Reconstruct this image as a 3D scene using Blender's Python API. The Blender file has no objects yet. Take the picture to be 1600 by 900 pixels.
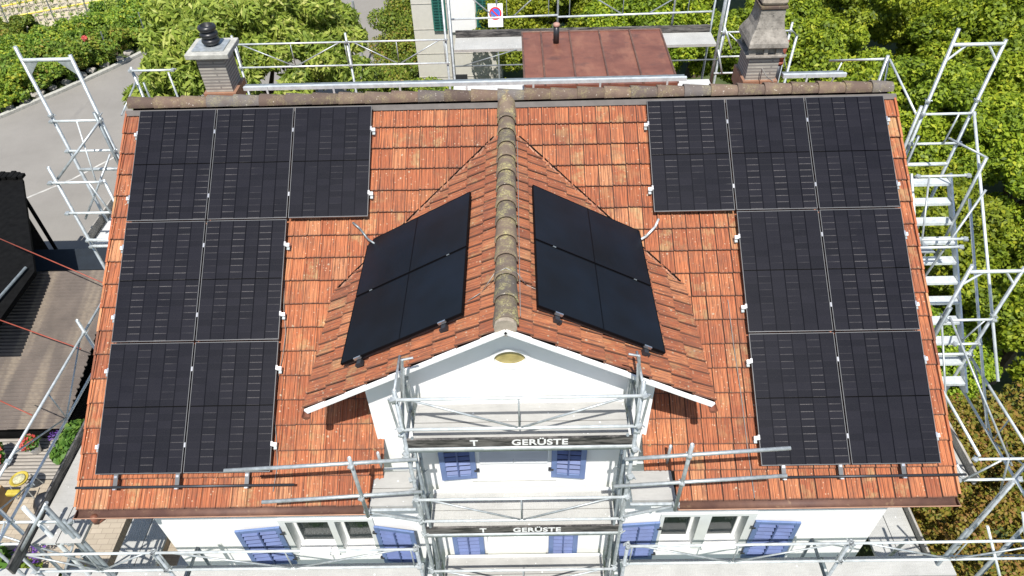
import bpy, math, random
import numpy as np
from mathutils import Vector, Matrix
from mathutils.geometry import tessellate_polygon
random.seed(7); rng = np.random.default_rng(11)
S = bpy.context.scene; COL = S.collection
R = math.radians
ZB = 7.0          # the ground is z = 0; building coordinates below are written relative to the panels' lower edge, 7 m up
sin, cos, pi = math.sin, math.cos, math.pi

# ------------------------------------------------------------------ camera
yaw, pitch, roll = -1.8272e-2, 0.758247, -3.13855e-2
cy_, sy_, cp_, sp_ = cos(yaw), sin(yaw), cos(pitch), sin(pitch)
fw = Vector((sy_*cp_, cy_*cp_, -sp_)); rt = Vector((cy_, -sy_, 0)); up = rt.cross(fw)
r2 = rt*cos(roll) + up*sin(roll); u2 = -rt*sin(roll) + up*cos(roll)
cam_d = bpy.data.cameras.new('camera'); cam = bpy.data.objects.new('camera', cam_d); COL.objects.link(cam)
M = Matrix.Identity(4)
for i in range(3):
    M[i][0] = r2[i]; M[i][1] = u2[i]; M[i][2] = -fw[i]
M[0][3], M[1][3], M[2][3] = 5.60107, -5.00445, 7.94714 + ZB
cam.matrix_world = M
cam_d.sensor_width = 36; cam_d.lens = 36*1100/1600; cam_d.clip_end = 2000
S.camera = cam
# ------------------------------------------------------------------ light
SUN_EL, SUN_AZ = 62.0, 1.0     # the sun stands behind the camera, high in the south
w = bpy.data.worlds.new('World'); S.world = w; w.use_nodes = True
nt = w.node_tree; bg = nt.nodes['Background']
sky = nt.nodes.new('ShaderNodeTexSky'); sky.sky_type = 'NISHITA'; sky.sun_disc = False
sky.sun_elevation = R(SUN_EL); sky.sun_rotation = R(180+SUN_AZ)
nt.links.new(sky.outputs[0], bg.inputs[0]); bg.inputs[1].default_value = 0.10
sl = bpy.data.lights.new('sun', 'SUN'); sl.energy = 4.6; sl.angle = R(0.5); sl.color = (1.0, 0.96, 0.90)
so = bpy.data.objects.new('sun', sl); COL.objects.link(so); so.location = (5, -20, 40)
sd = Vector((-sin(R(SUN_AZ))*cos(R(SUN_EL)), -cos(R(SUN_AZ))*cos(R(SUN_EL)), sin(R(SUN_EL))))
so.rotation_euler = sd.to_track_quat('Z', 'Y').to_euler()
S.view_settings.view_transform = 'Standard'; S.view_settings.look = 'None'
S.view_settings.exposure = 0.54; S.view_settings.gamma = 1
S.render.resolution_x = 1024; S.render.resolution_y = 576

# ------------------------------------------------------------------ materials
class NT:
    def __init__(s, name):
        s.m = bpy.data.materials.new(name); s.m.use_nodes = True
        s.t = s.m.node_tree; s.b = s.t.nodes['Principled BSDF']
    def n(s, typ, **kw):
        o = s.t.nodes.new(typ)
        for k, v in kw.items():
            if k.startswith('i_'): o.inputs[k[2:].replace('_', ' ')].default_value = v
            else: setattr(o, k, v)
        return o
    def l(s, a, b): s.t.links.new(a, b)
    def mix(s, f, a, b, mode='MIX'):
        o = s.t.nodes.new('ShaderNodeMix'); o.data_type = 'RGBA'; o.blend_type = mode
        for sock, v in ((o.inputs[0], f), (o.inputs[6], a), (o.inputs[7], b)):
            if hasattr(v, 'links'): s.l(v, sock)
            elif isinstance(v, (int, float)): sock.default_value = v if sock.type == 'VALUE' else (v, v, v, 1)
            else: sock.default_value = tuple(v)+(1,)
        return o.outputs[2]
    def math(s, op, a, b=None, c=None):
        o = s.t.nodes.new('ShaderNodeMath'); o.operation = op
        for i, v in enumerate((a, b, c)):
            if v is None: continue
            if hasattr(v, 'links'): s.l(v, o.inputs[i])
            else: o.inputs[i].default_value = v
        return o.outputs[0]
    def ramp(s, f, stops):
        o = s.t.nodes.new('ShaderNodeValToRGB'); s.l(f, o.inputs[0])
        e = o.color_ramp.elements
        while len(e) < len(stops): e.new(0.5)
        for x, (p, c) in zip(e, stops):
            x.position = p; x.color = (c, c, c, 1) if isinstance(c, (int, float)) else tuple(c)+(1,)
        return o.outputs[0]
    def noise(s, scale, detail=3, vec=None, rough=.6, dist=0):
        o = s.n('ShaderNodeTexNoise'); o.inputs['Scale'].default_value = scale; o.inputs['Detail'].default_value = detail
        o.inputs['Roughness'].default_value = rough; o.inputs['Distortion'].default_value = dist
        s.l(vec if vec is not None else s.obj(), o.inputs['Vector']); return o.outputs[0]
    def obj(s, sc=None):
        if not hasattr(s, '_g'):
            s._g = s.n('ShaderNodeNewGeometry').outputs['Position']
        if sc is None: return s._g
        o = s.n('ShaderNodeMapping'); s.l(s._g, o.inputs[0]); o.inputs['Scale'].default_value = sc; return o.outputs[0]
    def base(s, c):
        if hasattr(c, 'links'): s.l(c, s.b.inputs['Base Color'])
        else: s.b.inputs['Base Color'].default_value = tuple(c)+(1,)
    def rough(s, r):
        if hasattr(r, 'links'): s.l(r, s.b.inputs['Roughness'])
        else: s.b.inputs['Roughness'].default_value = r
    def bump(s, h, strength=.3, dist=.01):
        o = s.n('ShaderNodeBump'); o.inputs['Strength'].default_value = strength; o.inputs['Distance'].default_value = dist
        s.l(h, o.inputs['Height']); s.l(o.outputs[0], s.b.inputs['Normal'])

def plain(name, c, r=.6, metal=0, var=.15, scale=6, bump=0):
    t = NT(name)
    n = t.noise(scale, 4)
    t.base(t.mix(t.ramp(n, [(.3, 0), (.7, 1)]), tuple(x*(1-var) for x in c), tuple(min(1, x*(1+var)) for x in c)))
    t.rough(r); t.b.inputs['Metallic'].default_value = metal
    if max(c) < .012: t.b.inputs['Specular IOR Level'].default_value = .08
    if bump: t.bump(t.noise(scale*8, 4), bump, .01)
    return t.m

def clay_tile(name, lichen=.5, hue=0., specks=.5, dark=0.):
    t = NT(name)
    uv = t.n('ShaderNodeUVMap').outputs[0]
    fl = t.n('ShaderNodeVectorMath', operation='FLOOR'); t.l(uv, fl.inputs[0])
    wn = t.n('ShaderNodeTexWhiteNoise', noise_dimensions='2D'); t.l(fl.outputs[0], wn.inputs[0])
    sep = t.n('ShaderNodeSeparateXYZ'); t.l(uv, sep.inputs[0])
    sv = t.n('ShaderNodeCombineXYZ'); t.l(t.math('MULTIPLY', sep.outputs[0], 9.0), sv.inputs[0]); t.l(t.math('MULTIPLY', sep.outputs[1], .55), sv.inputs[1])
    streak = t.noise(1.6, 4, sv.outputs[0], .7)
    c1 = t.ramp(wn.outputs[0], [(0, (.33, .090, .033)), (.3, (.41, .120, .043)), (.7, (.48, .153, .057)), (.93, (.53, .200, .082)), (1, (.56, .26, .12))])
    big = t.noise(.9, 3)
    c2 = t.mix(t.ramp(big, [(.35, 0), (.7, .45)]), c1, (.25, .068, .034))
    c3 = t.mix(t.ramp(streak, [(.38, .85), (.52, 0)]), c2, (.115, .042, .026))
    c3 = t.mix(t.ramp(streak, [(.56, 0), (.72, .55)]), c3, (.62, .33, .18))
    # lichen: pale yellow-green films on some tiles
    sep2 = t.n('ShaderNodeSeparateColor'); t.l(wn.outputs[1], sep2.inputs[0])
    lf = t.math('MULTIPLY', t.ramp(t.noise(5, 5, rough=.75), [(.47, 0), (.60, 1)]), t.ramp(sep2.outputs[1], [(.62, .08*lichen), (.95, .8*lichen)]))
    c4 = t.mix(lf, c3, (.42, .34, .16))
    v = t.n('ShaderNodeTexVoronoi'); v.inputs['Scale'].default_value = 9; t.l(t.obj(), v.inputs['Vector'])
    vc = t.n('ShaderNodeSeparateColor'); t.l(v.outputs['Color'], vc.inputs[0])
    sp = t.math('MULTIPLY', t.math('LESS_THAN', t.math('ADD', v.outputs['Distance'], t.math('MULTIPLY', t.noise(60, 2), .12)), .20), t.math('GREATER_THAN', vc.outputs[0], 1-specks*.22))
    c5 = t.mix(t.math('MULTIPLY', sp, .75), c4, (.50, .42, .30))
    v2 = t.n('ShaderNodeTexVoronoi'); v2.inputs['Scale'].default_value = 30; t.l(t.obj(), v2.inputs['Vector'])
    v2c = t.n('ShaderNodeSeparateColor'); t.l(v2.outputs['Color'], v2c.inputs[0])
    sp2 = t.math('MULTIPLY', t.math('LESS_THAN', v2.outputs['Distance'], .30), t.math('GREATER_THAN', v2c.outputs[1], .90-.05*specks))
    c5 = t.mix(t.math('MULTIPLY', sp2, .5), c5, (.62, .45, .30))
    # shadow gap below each course, painted dark along the tile's lower lip
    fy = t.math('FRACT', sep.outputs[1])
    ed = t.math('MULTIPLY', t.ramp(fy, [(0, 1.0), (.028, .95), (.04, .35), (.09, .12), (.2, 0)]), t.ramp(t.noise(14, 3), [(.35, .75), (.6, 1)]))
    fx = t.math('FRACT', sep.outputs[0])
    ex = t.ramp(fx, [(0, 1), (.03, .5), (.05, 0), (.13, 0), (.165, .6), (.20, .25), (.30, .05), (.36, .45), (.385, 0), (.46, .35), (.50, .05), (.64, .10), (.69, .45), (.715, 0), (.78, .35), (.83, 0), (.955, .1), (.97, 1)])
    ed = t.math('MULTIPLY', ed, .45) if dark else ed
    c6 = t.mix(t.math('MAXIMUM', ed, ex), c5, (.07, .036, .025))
    c6 = t.mix(t.ramp(t.noise(23, 5, rough=.8), [(.60, 0), (.72, .55)]), c6, (.12, .06, .04))
    c6 = t.mix(t.math('MULTIPLY', t.ramp(t.noise(1.7, 6, rough=.75), [(.50, 0), (.66, .55)]), t.ramp(t.noise(30, 4), [(.35, .3), (.6, 1)])), c6, (.13, .060, .038))
    if dark:
        ln_ = t.n('ShaderNodeCombineXYZ'); t.l(t.math('MULTIPLY', sep.outputs[0], 16.0), ln_.inputs[0]); t.l(t.math('MULTIPLY', sep.outputs[1], 1.1), ln_.inputs[1])
        f2 = t.noise(1.3, 5, ln_.outputs[0], .75)
        c6 = t.mix(t.ramp(f2, [(.36, dark), (.50, 0)]), c6, (.13, .055, .04)); c6 = t.mix(t.ramp(f2, [(.60, 0), (.70, .45)]), c6, (.50, .36, .20))
    t.base(c6); t.rough(.85)
    t.bump(t.noise(90, 4), .5, .004)
    return t.m

def ridge_clay(name, cols, moss=.4):
    t = NT(name)
    oi = t.n('ShaderNodeUVMap').outputs[0]
    fl = t.n('ShaderNodeVectorMath', operation='FLOOR'); t.l(oi, fl.inputs[0])
    wn = t.n('ShaderNodeTexWhiteNoise', noise_dimensions='2D'); t.l(fl.outputs[0], wn.inputs[0])
    c = t.ramp(wn.outputs[0], [(i/(len(cols)-1), k) for i, k in enumerate(cols)])
    c = t.mix(t.ramp(t.noise(7, 5), [(.3, .5), (.6, 0)]), c, (.10, .07, .055))
    m = t.math('MULTIPLY', t.ramp(t.noise(6, 3), [(.45, 0), (.65, 1)]), t.ramp(t.noise(45, 4, rough=.8), [(.44, 0), (.56, 1)]))
    c = t.mix(t.math('MULTIPLY', m, moss), c, (.42, .38, .16))
    w_ = t.ramp(t.noise(28, 3), [(.66, 0), (.70, .8)])
    c = t.mix(w_, c, (.5, .45, .38))
    t.base(c); t.rough(.9); t.bump(t.noise(60, 4), .6, .006); return t.m

def glass_cells(name, dash):
    t = NT(name)
    uv = t.n('ShaderNodeUVMap').outputs[0]
    sep = t.n('ShaderNodeSeparateXYZ'); t.l(uv, sep.inputs[0])
    cx = t.math('MULTIPLY', sep.outputs[0], 6); cyy = t.math('MULTIPLY', sep.outputs[1], 18)
    fx = t.math('FRACT', cx); fy = t.math('FRACT', cyy)
    ix = t.math('FLOOR', cx); iy = t.math('FLOOR', cyy)
    half = t.math('GREATER_THAN', sep.outputs[1], .5)
    par = t.math('MODULO', t.math('ADD', ix, half), 2)
    cb = t.n('ShaderNodeCombineXYZ'); t.l(ix, cb.inputs[0]); t.l(iy, cb.inputs[1])
    wn = t.n('ShaderNodeTexWhiteNoise', noise_dimensions='3D')
    oi = t.n('ShaderNodeObjectInfo'); t.l(oi.outputs['Random'], cb.inputs[2]); t.l(cb.outputs[0], wn.inputs[0])
    c = t.mix(wn.outputs[0], (.0072, .0078, .0122), (.0115, .0118, .0175)) if dash else t.mix(t.ramp(t.noise(.9, 3), [(.35, 0), (.65, 1)]), (.0055, .0068, .0090), (.0075, .0115, .0190))  # plain panels: the sky's blue sheen is mixed into the base colour
    g = t.noise(260, 2)
    c = t.mix(t.ramp(g, [(.42, 0), (.75, .35 if dash else .05)]), c, (.050, .047, .046))
    if dash:
        ln = t.math('MULTIPLY', t.math('LESS_THAN', t.math('ABSOLUTE', t.math('SUBTRACT', fy, .06)), .05),
                    t.math('MULTIPLY', t.math('GREATER_THAN', fx, .06), t.math('LESS_THAN', fx, .94)))
        ln = t.math('MULTIPLY', ln, t.math('ADD', t.math('MULTIPLY', par, .80), .10))
        ln = t.math('MULTIPLY', ln, t.ramp(t.noise(1.1, 4), [(.42, .04), (.64, 1)])); ln = t.math('MULTIPLY', ln, t.math('ADD', .35, t.math('MULTIPLY', oi.outputs['Random'], .65)))
        ln = t.math('MULTIPLY', ln, t.ramp(t.noise(170, 2), [(.38, .2), (.6, 1)]))
        c = t.mix(ln, c, (.15, .14, .135))  # busbar glints, drawn as pale dashes in the cell colour
        gap = t.math('MAXIMUM', t.math('GREATER_THAN', fx, .963), t.math('LESS_THAN', fx, .037))
        c = t.mix(t.math('MULTIPLY', gap, t.ramp(t.noise(.35, 2), [(.4, .45), (.6, .9)])), c, (.0006, .0009, .003))
    mid = t.math('LESS_THAN', t.math('ABSOLUTE', t.math('SUBTRACT', sep.outputs[1], .5)), .0045)
    c = t.mix(mid, c, (.0006, .0006, .001))
    t.base(c); t.rough(t.ramp(t.noise(2.2, 3), [(.3, .34), (.7, .5)]))
    t.b.inputs['Specular IOR Level'].default_value = .04 if dash else .20
    return t.m

def deck_mat(name, c, splash, ribs):
    t = NT(name)
    b_ = t.mix(t.ramp(t.noise(2.2, 5), [(.3, 0), (.7, 1)]), tuple(x*.84 for x in c), tuple(min(.9, x*1.06) for x in c))
    b_ = t.mix(t.ramp(t.noise(2.0, 5, t.obj((2.5, 22, 3)), .7), [(.48, 0), (.75, .45)]), b_, tuple(x*.62 for x in c))
    b_ = t.mix(t.ramp(t.noise(55, 4, rough=.8), [(.60, 0), (.72, .5)]), b_, tuple(x*.5 for x in c))
    vo = t.n('ShaderNodeTexVoronoi'); vo.inputs['Scale'].default_value = 20; t.l(t.obj(), vo.inputs['Vector'])
    vs_ = t.n('ShaderNodeSeparateColor'); t.l(vo.outputs['Color'], vs_.inputs[0])
    dots = t.math('MULTIPLY', t.math('LESS_THAN', t.math('ADD', vo.outputs['Distance'], t.math('MULTIPLY', t.noise(70, 2), .25)), t.math('MULTIPLY', vs_.outputs[1], .42)), t.math('GREATER_THAN', vs_.outputs[0], 1-.5*splash))
    b_ = t.mix(t.math('MULTIPLY', dots, .8), b_, (.70, .70, .68))
    sm = t.math('MULTIPLY', t.ramp(t.noise(6, 5, rough=.7, dist=1.2), [(.70-.04*splash, 0), (.73-.04*splash, 1)]), splash)
    b_ = t.mix(sm, b_, (.66, .66, .64))
    t.base(b_); t.rough(.7)
    if ribs:
        wv = t.n('ShaderNodeTexWave'); wv.bands_direction = 'X'; wv.inputs['Scale'].default_value = 9; t.l(t.obj(), wv.inputs[0])
        t.bump(wv.outputs[1], .5, .01)
    return t.m

def leaf_mat(name, cols, trans=.40, yellow=0):
    t = NT(name)
    a = t.n('ShaderNodeAttribute', attribute_name='tint')
    c = t.ramp(a.outputs['Fac'], [(i/(len(cols)-1), k) for i, k in enumerate(cols)])
    oi = t.n('ShaderNodeObjectInfo')
    hsv = t.n('ShaderNodeHueSaturation'); t.l(c, hsv.inputs['Color'])
    t.l(t.math('ADD', .487, t.math('MULTIPLY', oi.outputs['Random'], .026)), hsv.inputs['Hue'])
    t.l(t.math('ADD', .80, t.math('MULTIPLY', oi.outputs['Random'], .28)), hsv.inputs['Value'])
    t.base(hsv.outputs[0]); t.rough(.55); t.b.inputs['Specular IOR Level'].default_value = .35
    tr = t.n('ShaderNodeBsdfTranslucent'); t.l(hsv.outputs[0], tr.inputs[0])
    mx = t.n('ShaderNodeMixShader'); mx.inputs[0].default_value = trans
    t.l(t.b.outputs[0], mx.inputs[1]); t.l(tr.outputs[0], mx.inputs[2])
    t.l(mx.outputs[0], t.t.nodes['Material Output'].inputs[0])
    return t.m

def striped(name, a, b_, axis, scale, r=.8, bump=.5):
    t = NT(name)
    wv = t.n('ShaderNodeTexWave'); wv.bands_direction = axis; wv.inputs['Scale'].default_value = scale; wv.inputs['Distortion'].default_value = .6
    wv.inputs['Detail'].default_value = 2; t.l(t.obj(), wv.inputs[0])
    c = t.mix(t.ramp(wv.outputs[1], [(.05, 0), (.25, 1)]), b_, a)
    c = t.mix(t.ramp(t.noise(5, 5), [(.4, 0), (.75, .5)]), c, tuple(x*.55 for x in a))
    t.base(c); t.rough(r); t.bump(wv.outputs[1], bump, .01); return t.m

MT = dict(
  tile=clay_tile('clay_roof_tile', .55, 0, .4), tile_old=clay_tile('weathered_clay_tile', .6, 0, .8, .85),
 ridge=ridge_clay('ridge_clay', [(.075, .052, .042), (.20, .135, .095), (.095, .068, .056), (.15, .138, .13), (.07, .048, .040), (.15, .10, .072)], .28),
 ridge_old=ridge_clay('mossy_ridge_clay', [(.12, .095, .075), (.20, .145, .10), (.10, .085, .07)], .8),
 cells=glass_cells('cell_glass', True), black=glass_cells('black_cell_glass', False),
 frame_s=plain('anodised_frame', (.085, .088, .092), .45, .2), edge=plain('frame_edge_reflection', (.14, .145, .15), .4, .3), frame_b=plain('black_frame', (.004, .004, .005), .5),
 zinc=plain('galvanised_steel', (.40, .43, .44), .45, .45, .25, 14), zinc_l=plain('bright_aluminium', (.60, .635, .64), .45, .3, .18, 10),
 zinc_d=plain('dull_steel', (.24, .27, .28), .5, .5, .25, 10), blackst=plain('black_steel', (.035, .038, .045), .4, .3),
 steel=plain('polished_steel', (.65, .65, .65), .25, .9), white=plain('white_paint', (.80, .80, .79), .6, 0, .02),
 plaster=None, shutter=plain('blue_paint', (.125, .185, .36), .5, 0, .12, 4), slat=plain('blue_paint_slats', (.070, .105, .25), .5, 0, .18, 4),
 copper=None, copper_lip=plain('bare_copper', (.36, .20, .13), .5, .3), deckp=deck_mat('splashed_plywood', (.37, .365, .345), .35, False),
 decka=deck_mat('ribbed_aluminium', (.42, .42, .40), .25, True), deckw=deck_mat('white_aluminium', (.58, .59, .59), .1, True),
 toe=None, conc=plain('pale_concrete', (.38, .375, .34), .9, 0, .22, 9, .5), rubber=plain('black_ceramic', (.018, .018, .020), .35),
 asphalt=None, green=plain('green_paint', (.03, .15, .12), .5), cream=plain('cream_render', (.56, .54, .48), .9, 0, .05),
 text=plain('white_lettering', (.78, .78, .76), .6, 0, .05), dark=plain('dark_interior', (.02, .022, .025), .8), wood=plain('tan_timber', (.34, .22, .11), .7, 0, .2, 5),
 yellow=plain('yellow_plastic', (.72, .55, .04), .5), red=plain('red_paint', (.27, .055, .03), .5), bark=plain('bark', (.12, .09, .065), .95, 0, .3, 9, .6),
 block_shade=plain('block_shade', (.010, .016, .024), .8, 0, .2, 4), curtain=plain('net_curtain', (.62, .63, .62), .9, 0, .15, 30), stone=plain('grey_stone', (.30, .28, .25), .9, 0, .35, 3, .8),
 soil=None, darkwood=plain('dark_timber_and_shade', (.006, .006, .006), .85, 0, .4, 6, .5), brown=plain('brown_clay_pipe', (.26, .075, .045), .5),  # darkwood: dark timber, also the painted shade of barn and valley
 cable=plain('grey_conduit', (.45, .46, .46), .5), wire=plain('grey_wire', (.30, .29, .27), .5, .4), valley=plain('dirty_valley', (.33, .17, .11), .95, 0, .5, 12, .5), mortar=plain('mortar', (.34, .29, .23), .95, 0, .25, 12, .5),
 blue=plain('sign_blue', (.05, .14, .62), .5), signred=plain('sign_red', (.60, .03, .03), .5), planks=striped('grey_decking', (.34, .31, .27), (.05, .045, .04), 'Y', 3.6),
 white_car=plain('white_car_paint', (.80, .81, .82), .25, 0, .02), tyre=plain('tyre', (.02, .02, .02), .8))
def mk():
    t = NT('white_plaster'); t.base(t.mix(t.ramp(t.noise(1.2, 5), [(.3, 0), (.7, 1)]), (.84, .835, .82), (.88, .88, .87))); t.rough(.9); t.bump(t.noise(120, 3), .25, .003); MT['plaster'] = t.m
    t = NT('patina_copper'); c = t.mix(t.ramp(t.noise(1.7, 6, rough=.65), [(.3, 0), (.7, 1)]), (.15, .055, .038), (.29, .115, .072))
    c = t.mix(t.ramp(t.noise(4.0, 5, t.obj((1, .3, 1))), [(.52, 0), (.7, .6)]), c, (.36, .165, .10))
    c = t.mix(t.ramp(t.noise(2.4, 6), [(.56, 0), (.72, .7)]), c, (.085, .048, .042)); t.base(c); t.rough(.55); t.b.inputs['Metallic'].default_value = .25; MT['copper'] = t.m
    t = NT('stained_gutter'); c = t.mix(t.ramp(t.noise(3, 6), [(.35, 0), (.65, 1)]), (.085, .042, .034), (.16, .085, .06)); c = t.mix(t.ramp(t.noise(8, 5), [(.6, 0), (.72, .7)]), c, (.30, .20, .12)); t.base(c); t.rough(.7); MT['gutter'] = t.m
    t = NT('worn_black_board'); c = t.mix(t.ramp(t.noise(5, 5, t.obj((.6, 1, 5)), .75), [(.40, 0), (.60, 1)]), (.015, .015, .016), (.15, .14, .13)); t.base(c); t.rough(.6); MT['toe'] = t.m
    t = NT('asphalt'); c = t.mix(t.ramp(t.noise(.5, 5), [(.3, 0), (.7, 1)]), (.205, .192, .172), (.25, .235, .212)); c = t.mix(t.ramp(t.noise(40, 3), [(.4, 0), (.7, .25)]), c, (.12, .118, .112))
    c = t.mix(t.ramp(t.noise(1.3, 6, t.obj((1, .25, 1)), .7), [(.60, 0), (.70, .35)]), c, (.135, .13, .125)); t.base(c); t.rough(.9); MT['asphalt'] = t.m
    t = NT('dry_soil'); c = t.mix(t.ramp(t.noise(.6, 6), [(.35, 0), (.65, 1)]), (.30, .26, .18), (.13, .17, .05)); t.base(c); t.rough(.95); MT['soil'] = t.m
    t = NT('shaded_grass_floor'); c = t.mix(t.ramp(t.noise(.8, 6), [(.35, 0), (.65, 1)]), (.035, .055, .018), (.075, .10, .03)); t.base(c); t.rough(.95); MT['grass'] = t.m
    t = NT('corrugated_fibre_cement'); c = t.mix(t.ramp(t.noise(2, 6), [(.3, 0), (.7, 1)]), (.085, .070, .060), (.135, .110, .092))
    c = t.mix(t.math('MULTIPLY', t.ramp(t.noise(1.1, 2, t.obj((1.6, .12, 0))), [(.52, 0), (.60, .75)]), t.ramp(t.noise(12, 4), [(.3, .4), (.6, 1)])), c, (.22, .18, .135))
    c = t.mix(t.ramp(t.noise(40, 3), [(.70, 0), (.74, .6)]), c, (.5, .46, .4)); t.base(c); t.rough(.9); MT['corr'] = t.m
    t = NT('window_glass'); t.base((.02, .03, .032)); t.rough(.05); t.b.inputs['Alpha'].default_value = .55; MT['glass'] = t.m
    t = NT('grey_brick'); bk = t.n('ShaderNodeTexBrick'); t.l(t.n('ShaderNodeUVMap').outputs[0], bk.inputs[0])
    bk.inputs['Color1'].default_value = (.32, .30, .26, 1); bk.inputs['Color2'].default_value = (.42, .40, .34, 1); bk.inputs['Mortar'].default_value = (.20, .185, .17, 1)
    bk.inputs['Scale'].default_value = 1; bk.inputs['Brick Width'].default_value = 1.9; bk.inputs['Row Height'].default_value = .052; bk.inputs['Mortar Size'].default_value = .012
    c = t.mix(t.ramp(t.noise(9, 5), [(.4, 0), (.7, .5)]), bk.outputs[0], (.20, .19, .17)); t.base(c); t.rough(.95); t.bump(t.math('SUBTRACT', 1, bk.outputs[1]), .7, .01); MT['brick'] = t.m
    t = NT('weathered_stone'); c = t.mix(t.ramp(t.noise(7, 6, rough=.7), [(.35, 0), (.65, 1)]), (.16, .145, .125), (.34, .31, .27)); c = t.mix(t.ramp(t.noise(20, 4), [(.6, 0), (.7, .7)]), c, (.05, .045, .04)); t.base(c); t.rough(.95); t.bump(t.noise(40, 5), .7, .01); MT['wstone'] = t.m
    t = NT('paving'); bk = t.n('ShaderNodeTexBrick'); t.l(t.obj(), bk.inputs[0]); bk.inputs['Color1'].default_value = (.33, .28, .21, 1); bk.inputs['Color2'].default_value = (.40, .34, .26, 1); bk.inputs['Mortar'].default_value = (.22, .18, .14, 1)
    bk.inputs['Scale'].default_value = 2.2; bk.inputs['Mortar Size'].default_value = .012; c = t.mix(t.ramp(t.noise(2, 5), [(.4, 0), (.7, .4)]), bk.outputs[0], (.26, .22, .17)); t.base(c); t.rough(.9); MT['paving'] = t.m
mk()
LEAF = dict(
 forest=leaf_mat('forest_leaf', [(0.090, 0.139, 0.013), (0.207, 0.293, 0.021), (0.342, 0.425, 0.029), (0.540, 0.556, 0.046)]),
 forest_y=leaf_mat('pale_forest_leaf', [(0.156, 0.230, 0.034), (0.296, 0.389, 0.062), (0.469, 0.532, 0.103), (0.600, 0.600, 0.193)]),
 walnut=leaf_mat('walnut_leaf', [(0.117, 0.174, 0.023), (0.234, 0.318, 0.043), (0.410, 0.473, 0.078), (0.600, 0.600, 0.187)]),
 shrub=leaf_mat('shrub_leaf', [(0.084, 0.156, 0.022), (0.161, 0.266, 0.031), (0.320, 0.423, 0.044), (0.600, 0.531, 0.056)]),
 hedge=leaf_mat('hedge_leaf', [(0.105, 0.144, 0.023), (0.165, 0.273, 0.034), (0.299, 0.374, 0.046), (0.419, 0.288, 0.069)]),
 maple=leaf_mat('maple_leaf', [(0.112, 0.146, 0.017), (0.213, 0.224, 0.025), (0.314, 0.246, 0.039), (0.336, 0.168, 0.050), (0.336, 0.336, 0.039)]),
 plant=leaf_mat('garden_leaf', [(.05, .12, .02), (.10, .22, .03), (.20, .32, .05)]), purple=leaf_mat('purple_petal', [(.16, .06, .36), (.26, .12, .5)]),
 redp=leaf_mat('red_petal', [(.62, .04, .04), (.75, .25, .20)]))

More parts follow.
